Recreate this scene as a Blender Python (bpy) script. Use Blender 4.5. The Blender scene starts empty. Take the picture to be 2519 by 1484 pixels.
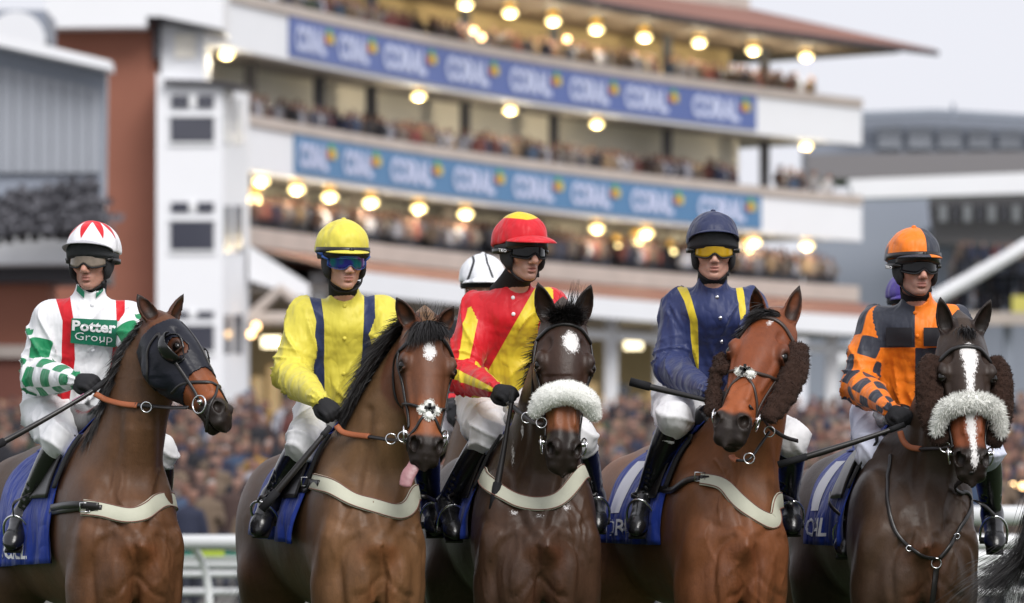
import bpy, bmesh, math, random
import numpy as np
from mathutils import Vector, Matrix
from mathutils.bvhtree import BVHTree
PI = math.pi
random.seed(7); np.random.seed(7)
SC = bpy.context.scene
COL = SC.collection

# ------------------------------------------------------------------ camera, sky, sun, exposure
CAM_H, FPX, CX, HY = 1.15, 13354.0, 1259.5, 1338.0     # eye height; focal length, centre and horizon in photo units (2519 wide)
cam_d = bpy.data.cameras.new('camera'); cam = bpy.data.objects.new('camera', cam_d); COL.objects.link(cam)
cam.location = (0, 0, CAM_H); cam.rotation_euler = (PI/2, 0, 0)
cam_d.sensor_width = 36.0; cam_d.lens = FPX/2519*36.0
cam_d.shift_y = (HY-742)/2519.0
cam_d.clip_start = 0.5; cam_d.clip_end = 3000
cam_d.dof.use_dof = True; cam_d.dof.focus_distance = 21.9; cam_d.dof.aperture_fstop = 4.2
cam_d.dof.aperture_blades = 0
SC.camera = cam
world = bpy.data.worlds.new('World'); SC.world = world; world.use_nodes = True
wn = world.node_tree; wn.nodes.clear()
SUN_EL, SUN_AZ = math.radians(48), math.radians(156)
wo = wn.nodes.new('ShaderNodeOutputWorld'); wb = wn.nodes.new('ShaderNodeBackground')
sky = wn.nodes.new('ShaderNodeTexSky'); sky.sky_type = 'NISHITA'; sky.sun_disc = False
sky.sun_elevation = SUN_EL; sky.sun_rotation = SUN_AZ; sky.dust_density = 4.0
mixw = wn.nodes.new('ShaderNodeMix'); mixw.data_type = 'RGBA'; mixw.inputs[0].default_value = 0.9
# overcast: a cloud sheet almost hides the clear sky behind it
cn = wn.nodes.new('ShaderNodeTexNoise'); cn.inputs['Scale'].default_value = 2.2; cn.inputs['Detail'].default_value = 4
cr = wn.nodes.new('ShaderNodeValToRGB')
cr.color_ramp.elements[0].position = .3; cr.color_ramp.elements[0].color = (8.0, 8.05, 8.75, 1)
cr.color_ramp.elements[1].position = .7; cr.color_ramp.elements[1].color = (8.9, 8.95, 9.5, 1)
wn.links.new(cn.outputs['Fac'], cr.inputs['Fac'])
wn.links.new(sky.outputs[0], mixw.inputs[6]); wn.links.new(cr.outputs[0], mixw.inputs[7])
wn.links.new(mixw.outputs[2], wb.inputs['Color']); wb.inputs['Strength'].default_value = 0.096
wn.links.new(wb.outputs[0], wo.inputs['Surface'])
sun_d = bpy.data.lights.new('sun', 'SUN'); sun = bpy.data.objects.new('sun', sun_d); COL.objects.link(sun)
sun_d.energy = 2.4; sun_d.angle = math.radians(30); sun_d.color = (1.0, .975, .94)
# the veiled sun stands high behind the camera's right shoulder
_sd = Vector((0.30, -0.66, 0.72)).normalized()
sun.rotation_euler = _sd.to_track_quat('Z', 'Y').to_euler()
SC.view_settings.view_transform = 'Standard'; SC.view_settings.look = 'None'
SC.view_settings.exposure = 0.22; SC.view_settings.gamma = 1.0
SC.render.engine = 'CYCLES'
try: SC.cycles.use_denoising = True
except Exception: pass
SC.cycles.max_bounces = 5; SC.cycles.diffuse_bounces = 3; SC.cycles.glossy_bounces = 3; SC.cycles.transmission_bounces = 3
SC.cycles.sample_clamp_indirect = 6

# ------------------------------------------------------------------ helpers
def W(px, py, Y):
    "point of the place seen at photo position (px, py), Y metres from the camera"
    return np.array([(px-CX)*Y/FPX, Y, CAM_H-(py-HY)*Y/FPX])
def tag(o, label=None, cat=None, group=None, kind=None):
    if label: o['label'] = label
    if cat: o['category'] = cat
    if group: o['group'] = group
    if kind: o['kind'] = kind
    return o
def empty(name, loc, label=None, cat=None, group=None):
    o = bpy.data.objects.new(name, None); o.empty_display_size = .1; COL.objects.link(o); o.location = tuple(float(v) for v in loc)
    return tag(o, label, cat, group)
def wloc(o):
    v = Vector((0, 0, 0))
    while o is not None:
        v = v + o.location; o = o.parent
    return np.array(v)
def mesh_np(name, V, F, smooth=True):
    "F: (n,k) int array or list of lists"
    me = bpy.data.meshes.new(name)
    V = np.asarray(V, dtype=np.float32)
    if isinstance(F, np.ndarray) and F.ndim == 2:
        n, k = F.shape
        me.vertices.add(len(V)); me.vertices.foreach_set('co', V.ravel())
        me.loops.add(n*k); me.loops.foreach_set('vertex_index', F.astype(np.int32).ravel())
        me.polygons.add(n)
        me.polygons.foreach_set('loop_start', np.arange(0, n*k, k, dtype=np.int32))
        me.update(calc_edges=True); me.validate()
    else:
        me.from_pydata([tuple(map(float, v)) for v in V], [], [tuple(int(i) for i in f) for f in F]); me.update()
    if smooth and len(me.polygons):
        me.polygons.foreach_set('use_smooth', np.ones(len(me.polygons), dtype=bool))
    return me
def obj(name, V, F, mat, parent=None, smooth=True, loc=None, attrs=None, cols=None):
    "V in world metres; the object's origin goes to loc (default: the parent's)"
    V = np.asarray(V, dtype=float)
    base = wloc(parent) if parent is not None else np.zeros(3)
    o_at = base if loc is None else np.asarray(loc, float)
    me = mesh_np(name, V-o_at, F, smooth)
    for k, a in (attrs or {}).items():
        at = me.attributes.new(k, 'FLOAT', 'POINT'); at.data.foreach_set('value', np.asarray(a, dtype=np.float32))
    for k, a in (cols or {}).items():
        at = me.attributes.new(k, 'FLOAT_COLOR', 'POINT')
        c4 = np.ones((len(a), 4), dtype=np.float32); c4[:, :3] = a
        at.data.foreach_set('color', c4.ravel())
    if mat is not None:
        for m in (mat if isinstance(mat, (list, tuple)) else [mat]): me.materials.append(m)
    o = bpy.data.objects.new(name, me); COL.objects.link(o)
    if parent is not None: o.parent = parent
    o.location = tuple(o_at-base)
    return o
def nrm(v):
    v = np.asarray(v, float); return v/(np.linalg.norm(v)+1e-12)
def orth(axis, hint):
    h = np.asarray(hint, float); h = h-axis*h.dot(axis); return nrm(h)
class MB:
    "collects shapes into one mesh"
    def __init__(s): s.V = []; s.F = []; s.n = 0
    def add(s, V, F):
        V = np.asarray(V, float).reshape(-1, 3); s.V.append(V)
        for f in F: s.F.append([int(i)+s.n for i in f])
        s.n += len(V)
        return s
    def box(s, c, h, rot=0.0, ax=None):
        "centre, half sizes, turn about z, or own axes"
        c = np.asarray(c, float)
        if ax is None: ax = np.array([[math.cos(rot), math.sin(rot), 0], [-math.sin(rot), math.cos(rot), 0], [0, 0, 1]])
        ax = np.asarray(ax, float)
        P = [c+ax[0]*h[0]*i+ax[1]*h[1]*j+ax[2]*h[2]*k for i in (-1, 1) for j in (-1, 1) for k in (-1, 1)]
        return s.add(P, [(0,1,3,2),(4,6,7,5),(0,4,5,1),(2,3,7,6),(0,2,6,4),(1,5,7,3)])
    def tube(s, pts, r, n=8, caps=True, flat=None):
        pts = [np.asarray(p, float) for p in pts]; m = len(pts)
        rr = r if hasattr(r, '__len__') else [r]*m
        V = []; side = None
        for i, p in enumerate(pts):
            t = nrm(pts[min(i+1, m-1)]-pts[max(i-1, 0)])
            if side is None:
                side = orth(t, (0, 0, 1) if abs(t[2]) < .9 else (1, 0, 0))
            side = orth(t, side); up = np.cross(t, side)
            for k in range(n):
                a = 2*PI*k/n; V.append(p+(side*math.cos(a)+up*math.sin(a))*rr[i])
        F = [(i*n+k, i*n+(k+1) % n, (i+1)*n+(k+1) % n, (i+1)*n+k) for i in range(m-1) for k in range(n)]
        if caps: F += [tuple(range(n))[::-1], tuple((m-1)*n+k for k in range(n))]
        return s.add(V, F)
    def grid(s, P):
        "P: (m,n,3) surface"
        P = np.asarray(P, float); m, n = P.shape[:2]
        return s.add(P.reshape(-1, 3), [(i*n+j, i*n+j+1, (i+1)*n+j+1, (i+1)*n+j) for i in range(m-1) for j in range(n-1)])
    def slab(s, P, th):
        "closed sheet: surface P (m,n,3) thickened by th along its normals (th may be negative)"
        P = np.asarray(P, float); m, n = P.shape[:2]
        du = np.gradient(P, axis=0); dv = np.gradient(P, axis=1)
        N = np.cross(du, dv); N /= (np.linalg.norm(N, axis=2, keepdims=True)+1e-12)
        Q = P+N*th
        F = [(i*n+j, i*n+j+1, (i+1)*n+j+1, (i+1)*n+j) for i in range(m-1) for j in range(n-1)]
        o = m*n
        F += [(o+(i+1)*n+j, o+(i+1)*n+j+1, o+i*n+j+1, o+i*n+j) for i in range(m-1) for j in range(n-1)]
        rim = [(0, j) for j in range(n-1)]+[(i, n-1) for i in range(m-1)]+[(m-1, j) for j in range(n-1, 0, -1)]+[(i, 0) for i in range(m-1, 0, -1)]
        L = len(rim)
        for q in range(L):
            a = rim[q]; b = rim[(q+1) % L]
            ia = a[0]*n+a[1]; ib = b[0]*n+b[1]
            F.append((ia, o+ia, o+ib, ib))
        return s.add(np.concatenate([P.reshape(-1, 3), Q.reshape(-1, 3)]), F)
    def sphere(s, c, r, nu=12, nv=8, ax=None):
        r = np.asarray(r, float)*np.ones(3); ax = np.eye(3) if ax is None else np.asarray(ax)
        V = []
        for j in range(nv+1):
            b = PI*j/nv
            for i in range(nu):
                a = 2*PI*i/nu
                q = (math.sin(b)*math.cos(a)*r[0], math.sin(b)*math.sin(a)*r[1], math.cos(b)*r[2])
                V.append(np.asarray(c)+ax[0]*q[0]+ax[1]*q[1]+ax[2]*q[2])
        F = [(j*nu+i, (j+1)*nu+i, (j+1)*nu+(i+1) % nu, j*nu+(i+1) % nu) for j in range(nv) for i in range(nu)]
        return s.add(V, F)
    def torus(s, c, R, r, ax, n=20, k=6):
        pts = [np.asarray(c)+np.asarray(ax[0])*R*math.cos(2*PI*i/n)+np.asarray(ax[1])*R*math.sin(2*PI*i/n) for i in range(n)]
        V = []
        N = np.cross(ax[0], ax[1])
        for i, p in enumerate(pts):
            d = nrm(p-c)
            for j in range(k): V.append(p+(d*math.cos(2*PI*j/k)+N*math.sin(2*PI*j/k))*r)
        F = [(i*k+j, ((i+1) % n)*k+j, ((i+1) % n)*k+(j+1) % k, i*k+(j+1) % k) for i in range(n) for j in range(k)]
        return s.add(V, F)
    def build(s, name, mat, parent=None, smooth=True, loc=None):
        V = np.concatenate(s.V) if s.V else np.zeros((0, 3))
        return obj(name, V, s.F, mat, parent, smooth, loc)
def catmull(P, n):
    P = np.asarray(P, float); m = len(P)
    if m < 3: return np.array([P[0]+(P[-1]-P[0])*i/(n-1) for i in range(n)])
    Q = np.concatenate([[2*P[0]-P[1]], P, [2*P[-1]-P[-2]]])
    # parametrise by chord length
    L = np.concatenate([[0], np.cumsum(np.linalg.norm(np.diff(P[:, :3], axis=0), axis=1))])
    u = np.linspace(0, L[-1], n); out = []
    for v in u:
        i = min(max(int(np.searchsorted(L, v, 'right')-1), 0), m-2)
        t = (v-L[i])/(L[i+1]-L[i]+1e-12)
        p0, p1, p2, p3 = Q[i], Q[i+1], Q[i+2], Q[i+3]
        out.append(.5*((2*p1)+(-p0+p2)*t+(2*p0-5*p1+4*p2-p3)*t*t+(-p0+3*p1-3*p2+p3)*t**3))
    return np.array(out)

# ------------------------------------------------------------------ volumes: signed distance fields turned into one smooth skin
def smin(a, b, k):
    h = np.clip(.5+.5*(b-a)/k, 0, 1); return b*(1-h)+a*h-k*h*(1-h)
def smax(a, b, k): return -smin(-a, -b, k)
def axis(lo, hi, h, fine=(), hf=None):
    "grid coordinates from lo to hi with step h, and step hf inside the fine interval"
    out = [lo]; 
    while out[-1] < hi:
        x = out[-1]; st = h
        for (a, b) in fine:
            if a-h*.5 <= x < b: st = hf
        out.append(x+st)
    return np.array(out, dtype=np.float32)
FAR = .09
class Vol:
    def __init__(s, xs, ys, zs):
        s.ax = (xs, ys, zs); s.D = np.full((len(xs), len(ys), len(zs)), FAR, dtype=np.float32)
    def region(s, lo, hi):
        sl = []
        for a, l, h in zip(s.ax, lo, hi):
            i = int(np.searchsorted(a, l)); j = int(np.searchsorted(a, h))+1
            sl.append(slice(max(i-1, 0), min(max(j, i+1), len(a))))
        X = s.ax[0][sl[0]][:, None, None]; Y = s.ax[1][sl[1]][None, :, None]; Z = s.ax[2][sl[2]][None, None, :]
        return tuple(sl), X, Y, Z
    def put(s, fn, lo, hi, k=.02, op='u', pad=.05):
        sl, X, Y, Z = s.region(np.asarray(lo)-pad-k, np.asarray(hi)+pad+k)
        if X.size == 0 or Y.size == 0 or Z.size == 0: return
        d = fn(X, Y, Z); A = s.D[sl]
        if op == 'u': s.D[sl] = smin(A, d, k)
        elif op == 's': s.D[sl] = smax(A, -d, k)
        elif op == 'i': s.D[sl] = smax(A, d, k)
        elif op == 'd': s.D[sl] = A+d          # displacement
    def ell(s, c, r, ax=None, k=.02, op='u'):
        c = np.asarray(c, np.float32); r = np.asarray(r, np.float32)
        A = np.eye(3, dtype=np.float32) if ax is None else np.asarray(ax, np.float32)
        ext = np.sqrt(((A*r[:, None])**2).sum(0))
        def fn(X, Y, Z):
            X = X-c[0]; Y = Y-c[1]; Z = Z-c[2]; k0 = 0; k1 = 0
            for i in range(3):
                q = (X*A[i, 0]+Y*A[i, 1]+Z*A[i, 2])/r[i]; k0 = k0+q*q; k1 = k1+(q/r[i])**2
            k0 = np.sqrt(k0); k1 = np.sqrt(k1)
            return k0*(k0-1)/(k1+1e-6)
        s.put(fn, c-ext, c+ext, k, op)
    def bone(s, p0, p1, r0, r1, k=.02, op='u', side=None, ratio=1.0):
        "tapered rounded bone; ratio > 1 widens it along side"
        p0 = np.asarray(p0, np.float32); p1 = np.asarray(p1, np.float32)
        a = p1-p0; L2 = float(a.dot(a))+1e-9
        sd = None if side is None else orth(nrm(a), side).astype(np.float32)
        m = max(r0, r1)*max(ratio, 1)
        def fn(X, Y, Z):
            X = X-p0[0]; Y = Y-p0[1]; Z = Z-p0[2]
            t = np.clip((X*a[0]+Y*a[1]+Z*a[2])/L2, 0, 1)
            dx = X-a[0]*t; dy = Y-a[1]*t; dz = Z-a[2]*t; rr = r0+(r1-r0)*t
            q = dx*dx+dy*dy+dz*dz
            if sd is not None:
                w = dx*sd[0]+dy*sd[1]+dz*sd[2]
                q = q-w*w*(1-1/ratio**2)
            return np.sqrt(q)-rr
        s.put(fn, np.minimum(p0, p1)-m, np.maximum(p0, p1)+m, k, op)
    def chain(s, pts, rad, k=.02, n=None, side=None, ratio=1.0, op='u', ratios=None, sides=None):
        "smooth tapering limb: its bones are joined first, then blended into the rest by k"
        pts = np.asarray(pts, float); R = np.asarray(rad, float); m = len(pts)
        n = n or (m-1)*4+1
        Q = [pts, R[:, None]]
        Q.append(np.asarray(ratios if ratios is not None else [ratio]*m, float)[:, None])
        Sd = np.asarray(sides if sides is not None else [side if side is not None else (1, 0, 0)]*m, float); Q.append(Sd)
        P = catmull(np.concatenate(Q, 1), n).astype(np.float32)
        oval = side is not None or sides is not None
        mx = (P[:, 3]*np.maximum(P[:, 4], 1)).max()
        lo = P[:, :3].min(0)-mx; hi = P[:, :3].max(0)+mx
        sl, X, Y, Z = s.region(lo-.05-k, hi+.05+k)
        if X.size == 0 or Y.size == 0 or Z.size == 0: return
        best = np.full((X.size, Y.size, Z.size), 9., np.float32)
        for i in range(n-1):
            p0, p1 = P[i, :3], P[i+1, :3]; a = p1-p0; L2 = float(a.dot(a))+1e-9; r0, r1 = P[i, 3], P[i+1, 3]
            mm = max(r0, r1)*max(P[i, 4], P[i+1, 4], 1)+.06+k
            l_, h_ = np.minimum(p0, p1)-mm, np.maximum(p0, p1)+mm
            ss = []
            for ax_, u, w in zip((X.ravel(), Y.ravel(), Z.ravel()), l_, h_):
                i0 = max(int(np.searchsorted(ax_, u))-1, 0); i1 = min(int(np.searchsorted(ax_, w))+1, len(ax_)); ss.append(slice(i0, max(i1, i0+1)))
            x = X[ss[0]]-p0[0]; y = Y[:, ss[1]]-p0[1]; z = Z[:, :, ss[2]]-p0[2]
            t = np.clip((x*a[0]+y*a[1]+z*a[2])/L2, 0, 1)
            dx = x-a[0]*t; dy = y-a[1]*t; dz = z-a[2]*t; q = dx*dx+dy*dy+dz*dz
            if oval:
                sd = orth(nrm(a), P[i, 5:8]+P[i+1, 5:8]).astype(np.float32); rt = (P[i, 4]+(P[i+1, 4]-P[i, 4])*t)
                w = dx*sd[0]+dy*sd[1]+dz*sd[2]; q = q-w*w*(1-1/rt**2)
            d = np.sqrt(np.maximum(q, 0))-(r0+(r1-r0)*t)
            B = best[ss[0], ss[1], ss[2]]; np.minimum(B, d, out=B)
        A = s.D[sl]
        s.D[sl] = smin(A, best, k) if op == 'u' else smax(A, -best, k)
    def mesh(s, relax=1):
        xs, ys, zs = s.ax; D = s.D; ins = D < 0
        c = ins.astype(np.uint8)
        cnt = (c[:-1, :-1, :-1]+c[1:, :-1, :-1]+c[:-1, 1:, :-1]+c[1:, 1:, :-1]+c[:-1, :-1, 1:]+c[1:, :-1, 1:]+c[:-1, 1:, 1:]+c[1:, 1:, 1:])
        act = (cnt > 0) & (cnt < 8)
        I, J, K = np.nonzero(act); n = len(I)
        idx = np.full(act.shape, -1, dtype=np.int32); idx[I, J, K] = np.arange(n)
        val = {}
        for a in (0, 1):
            for b in (0, 1):
                for e in (0, 1): val[a, b, e] = D[I+a, J+b, K+e]
        P = np.zeros((n, 3)); w = np.zeros(n)
        for a0, a1 in [((0,0,0),(1,0,0)),((0,1,0),(1,1,0)),((0,0,1),(1,0,1)),((0,1,1),(1,1,1)),
                       ((0,0,0),(0,1,0)),((1,0,0),(1,1,0)),((0,0,1),(0,1,1)),((1,0,1),(1,1,1)),
                       ((0,0,0),(0,0,1)),((1,0,0),(1,0,1)),((0,1,0),(0,1,1)),((1,1,0),(1,1,1))]:
            v0 = val[a0]; v1 = val[a1]; m = (v0 < 0) != (v1 < 0)
            t = np.where(m, v0/np.where(m, v0-v1, 1), 0)
            A = np.stack([xs[I+a0[0]], ys[J+a0[1]], zs[K+a0[2]]], 1); B = np.stack([xs[I+a1[0]], ys[J+a1[1]], zs[K+a1[2]]], 1)
            P += (A+(B-A)*t[:, None])*m[:, None]; w += m
        P /= np.maximum(w, 1)[:, None]
        F = []
        def quads(sgn, ia, ib, ic, id_, fl):
            q = np.stack([ia, ib, ic, id_], 1); q = np.where(fl[:, None], q, q[:, ::-1]); F.append(q)
        e = ins[:-1, 1:-1, 1:-1] != ins[1:, 1:-1, 1:-1]; i, j, k = np.nonzero(e); j += 1; k += 1
        quads(0, idx[i, j-1, k-1], idx[i, j, k-1], idx[i, j, k], idx[i, j-1, k], ins[i, j, k])
        e = ins[1:-1, :-1, 1:-1] != ins[1:-1, 1:, 1:-1]; i, j, k = np.nonzero(e); i += 1; k += 1
        quads(0, idx[i-1, j, k-1], idx[i-1, j, k], idx[i, j, k], idx[i, j, k-1], ins[i, j, k])
        e = ins[1:-1, 1:-1, :-1] != ins[1:-1, 1:-1, 1:]; i, j, k = np.nonzero(e); i += 1; j += 1
        quads(0, idx[i-1, j-1, k], idx[i, j-1, k], idx[i, j, k], idx[i-1, j, k], ins[i, j, k])
        F = np.concatenate(F)
        for _ in range(relax):
            a = F[:, [0, 1, 2, 3]].ravel(); b = F[:, [1, 2, 3, 0]].ravel()
            cN = np.bincount(a, minlength=n)+np.bincount(b, minlength=n)
            Q = np.stack([np.bincount(a, P[b, d], n)+np.bincount(b, P[a, d], n) for d in range(3)], 1)/np.maximum(cN, 1)[:, None]
            P = P*.45+Q*.55
        return P, F
_ph = np.random.RandomState(5).rand(64)*6.28
def wob(X, Y, Z, f, seed=0):
    "cheap smooth noise -1..1"
    p = _ph[seed*3 % 50:seed*3 % 50+9]
    a = np.sin(f*(X*1.0+Y*.6-Z*.35)+p[0]+1.3*np.sin(f*.63*(Y-Z*.7)+p[1]))
    b = np.sin(f*(-X*.5+Y*.9+Z*.8)+p[2]+1.1*np.sin(f*.71*(X+Z*.6)+p[3]))
    c = np.sin(f*(X*.7-Y*.4+Z*1.1)+p[4]+1.2*np.sin(f*.57*(X-Y*.8)+p[5]))
    return (a+b+c)/3
def bvh_of(V, F):
    return BVHTree.FromPolygons([tuple(v) for v in np.asarray(V, float)], [tuple(int(i) for i in f) for f in F])
def snap(b, p, off):
    q, n, i, d = b.find_nearest(Vector(p))
    if q is None: return np.asarray(p), np.array([0, -1., 0])
    n = np.array(n); q = np.array(q)
    return q+n*off, n
def strap(mb, pts, w, th=.004, bvh=None, off=.003, n=None, nh=None, sm=3):
    "flat band along pts (lying on bvh when given); w its width (value or per key point)"
    pts = np.asarray(pts, float)
    ws = np.asarray(w, float)*np.ones(len(pts)) if not hasattr(w, '__len__') else np.asarray(w, float)
    L = np.linalg.norm(np.diff(pts, axis=0), axis=1).sum(); n = n or max(4, int(L/.012)+2)
    C = catmull(np.concatenate([pts, ws[:, None]], 1), n); P = C[:, :3].copy(); wi = C[:, 3]
    N = np.zeros((n, 3))
    if bvh is not None:
        for i in range(n): P[i], N[i] = snap(bvh, P[i], off)
        for _ in range(sm):
            P[1:-1] = P[1:-1]*.5+(P[:-2]+P[2:])*.25
            N[1:-1] = N[1:-1]*.5+(N[:-2]+N[2:])*.25
    else: N[:] = nh if nh is not None else (0, -1, 0)
    rows = []
    for i in range(n):
        t = nrm(P[min(i+1, n-1)]-P[max(i-1, 0)]); nn = orth(t, N[i]); b = np.cross(t, nn)
        h = wi[i]/2
        rows.append([P[i]-b*h+nn*th*.2, P[i]-b*h*.8+nn*th, P[i]+nn*th*1.15, P[i]+b*h*.8+nn*th, P[i]+b*h+nn*th*.2, P[i]+b*h*.9-nn*th*.6, P[i]-b*h*.9-nn*th*.6])
    V = np.array(rows).reshape(-1, 3); k = 7
    F = [(i*k+j, (i+1)*k+j, (i+1)*k+(j+1) % k, i*k+(j+1) % k) for i in range(n-1) for j in range(k)]
    F += [tuple(range(k)), tuple((n-1)*k+j for j in range(k))[::-1]]
    mb.add(V, F); strap.last = (P, N, wi); return P
def hairs(mb, roots, dirs, lens, width, drop=.3, seg=4, jitter=.25, rs=None):
    "thin tapering ribbons"
    rs = rs or np.random.RandomState(3)
    for r, d, l in zip(roots, dirs, lens):
        d = nrm(np.asarray(d)+rs.randn(3)*jitter); p = np.asarray(r, float).copy()
        sd = orth(d, (rs.rand()-.5, -.3+.3*rs.rand(), rs.rand()-.5)); V = []
        cv = rs.randn(3)*jitter*.35
        for i in range(seg+1):
            t = i/seg; w = width*(1-.85*t)*.5
            V += [p-sd*w, p+sd*w]; p = p+d*l/seg; d = nrm(d+np.array([0, 0, -drop/seg])+cv/seg)
        mb.add(V, [(2*i, 2*i+1, 2*i+3, 2*i+2) for i in range(seg)])

def vnormals(V, F):
    a = V[F[:, 2]]-V[F[:, 0]]; b = V[F[:, 3]]-V[F[:, 1]]; n = np.cross(a, b); N = np.zeros_like(V)
    for k in range(4):
        for d in range(3): N[:, d] += np.bincount(F[:, k], n[:, d], len(V))
    return N/(np.linalg.norm(N, axis=1, keepdims=True)+1e-9)
def sstep(x, a, b):
    t = np.clip((x-a)/(b-a), 0, 1); return t*t*(3-2*t)
# ------------------------------------------------------------------ materials
def newmat(name):
    m = bpy.data.materials.new(name); m.use_nodes = True
    nt = m.node_tree; b = nt.nodes['Principled BSDF']; return m, nt, b
def nd(nt, t, **kw):
    n = nt.nodes.new(t)
    for k, v in kw.items():
        if k in n.inputs: n.inputs[k].default_value = v
        else: setattr(n, k, v)
    return n
def mth(nt, op, a, b=None, clamp=False):
    n = nt.nodes.new('ShaderNodeMath'); n.operation = op; n.use_clamp = clamp
    for i, v in enumerate((a, b)):
        if v is None: continue
        if isinstance(v, (int, float)): n.inputs[i].default_value = v
        else: nt.links.new(v, n.inputs[i])
    return n.outputs[0]
def mixc(nt, f, a, b):
    n = nt.nodes.new('ShaderNodeMix'); n.data_type = 'RGBA'
    for i, v in ((0, f), (6, a), (7, b)):
        if isinstance(v, (int, float)): n.inputs[i].default_value = v
        elif isinstance(v, (tuple, list)): n.inputs[i].default_value = (*v[:3], 1)
        else: nt.links.new(v, n.inputs[i])
    return n.outputs[2]
def noise(nt, scale, detail=3, coord=None, rough=.55, stretch=None):
    n = nd(nt, 'ShaderNodeTexNoise'); n.inputs['Scale'].default_value = scale; n.inputs['Detail'].default_value = detail; n.inputs['Roughness'].default_value = rough
    tc = nd(nt, 'ShaderNodeTexCoord'); src = tc.outputs['Object']
    if stretch:
        mp = nd(nt, 'ShaderNodeMapping'); mp.inputs['Scale'].default_value = stretch; nt.links.new(src, mp.inputs['Vector']); src = mp.outputs[0]
    nt.links.new(src, n.inputs['Vector']); return n.outputs['Fac']
def bump(nt, b, h, strength=.3, dist=.005):
    n = nd(nt, 'ShaderNodeBump'); n.inputs['Strength'].default_value = strength; n.inputs['Distance'].default_value = dist
    nt.links.new(h, n.inputs['Height'])
    if b.inputs['Normal'].links: nt.links.new(b.inputs['Normal'].links[0].from_socket, n.inputs['Normal'])
    nt.links.new(n.outputs[0], b.inputs['Normal'])
def setp(b, **kw):
    for k, v in kw.items():
        k = {'spec': 'Specular IOR Level', 'rough': 'Roughness', 'metal': 'Metallic', 'sheen': 'Sheen Weight', 'coat': 'Coat Weight'}.get(k, k)
        if k in b.inputs: b.inputs[k].default_value = v
def plain(name, c, rough=.6, metal=0, var=.12, scale=14, bmp=0, bscale=60, spec=.4, coat=0, sheen=0, stretch=None):
    m, nt, b = newmat(name)
    f = noise(nt, scale, 4, stretch=stretch); lo = tuple(x*(1-var) for x in c); hi = tuple(min(1, x*(1+var)) for x in c)
    nt.links.new(mixc(nt, f, lo, hi), b.inputs['Base Color'])
    setp(b, rough=rough, metal=metal, spec=spec, coat=coat, sheen=sheen)
    if bmp: bump(nt, b, noise(nt, bscale, 3, stretch=stretch), bmp, .004)
    return m
def glow(name, c, s):
    m, nt, b = newmat(name); setp(b, rough=.4)
    b.inputs['Base Color'].default_value = (*c, 1); b.inputs['Emission Color'].default_value = (*c, 1); b.inputs['Emission Strength'].default_value = s
    return m
def attr(nt, name, out='Fac'):
    a = nd(nt, 'ShaderNodeAttribute'); a.attribute_name = name; return a.outputs[out]
def coat_mat(name, rough=.42):
    "horse hair coat: painted coat colour per vertex, white markings where attribute white > 0 with a hairy edge"
    m, nt, b = newmat(name)
    c = attr(nt, 'coat', 'Color')
    f1 = noise(nt, 5, 5); f2 = noise(nt, 60, 3, stretch=(1, 1, .35)); f3 = noise(nt, 420, 2, stretch=(1, 1, .25))
    k = mth(nt, 'ADD', mth(nt, 'MULTIPLY', f1, 1.05), mth(nt, 'ADD', mth(nt, 'MULTIPLY', f2, .35), mth(nt, 'MULTIPLY', f3, .5)))
    vm = nd(nt, 'ShaderNodeVectorMath'); vm.operation = 'SCALE'; nt.links.new(c, vm.inputs[0]); nt.links.new(mth(nt, 'MULTIPLY', mth(nt, 'ADD', k, -.03), .86), vm.inputs['Scale'])
    w = attr(nt, 'white'); wn_ = noise(nt, 260, 3, stretch=(1, 1, .3)); wl = noise(nt, 40, 2)
    edge = mth(nt, 'ADD', w, mth(nt, 'ADD', mth(nt, 'MULTIPLY', mth(nt, 'SUBTRACT', wn_, .5), .045), mth(nt, 'MULTIPLY', mth(nt, 'SUBTRACT', wl, .5), .02)))
    fac = mth(nt, 'MULTIPLY', edge, 160, True)
    white = mixc(nt, wn_, (.50, .48, .47), (.85, .83, .82))
    nt.links.new(mixc(nt, fac, vm.outputs[0], white), b.inputs['Base Color'])
    r = mth(nt, 'ADD', mth(nt, 'MULTIPLY', f1, .28), rough-.10); nt.links.new(r, b.inputs['Roughness'])
    setp(b, spec=.27)
    bump(nt, b, f2, .12, .006); bump(nt, b, f3, .3, .003); bump(nt, b, noise(nt, 16, 3), .22, .012)
    return m
def cloth_mat(name, base, cols=(), rough=.5, fold=1.0, spec=.35, sheen=.1, dirt=0.0):
    "woven silk: base colour, then colour i wherever attribute p<i> is above zero"
    m, nt, b = newmat(name); c = base
    for i, cc in enumerate(cols):
        c = mixc(nt, mth(nt, 'MULTIPLY', attr(nt, 'p%d' % i), 900, True), c, cc)
    f = noise(nt, 9, 5)
    d = mixc(nt, mth(nt, 'MULTIPLY', f, .35), c, (.35, .33, .31)) if dirt else c
    if dirt: nt.nodes[-1].inputs[0]
    hsv = nd(nt, 'ShaderNodeHueSaturation')
    if isinstance(d, tuple): hsv.inputs['Color'].default_value = (*d, 1)
    else: nt.links.new(d, hsv.inputs['Color'])
    nt.links.new(mth(nt, 'ADD', mth(nt, 'MULTIPLY', f, .3), .85), hsv.inputs['Value'])
    nt.links.new(hsv.outputs[0], b.inputs['Base Color'])
    setp(b, rough=rough, spec=spec, sheen=sheen)
    # soft long folds, then short sharp creases
    n1 = noise(nt, 7, 2, rough=.4, stretch=(2.6, 2.6, .7)); bump(nt, b, n1, .75*fold, .03)
    n2 = mth(nt, 'ABSOLUTE', mth(nt, 'SUBTRACT', noise(nt, 9, 2, rough=.4, stretch=(1.5, 1.5, 1.1)), .5)); bump(nt, b, n2, .5*fold, .028)
    bump(nt, b, noise(nt, 500, 1), .08, .001)
    return m
M = {}
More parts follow.
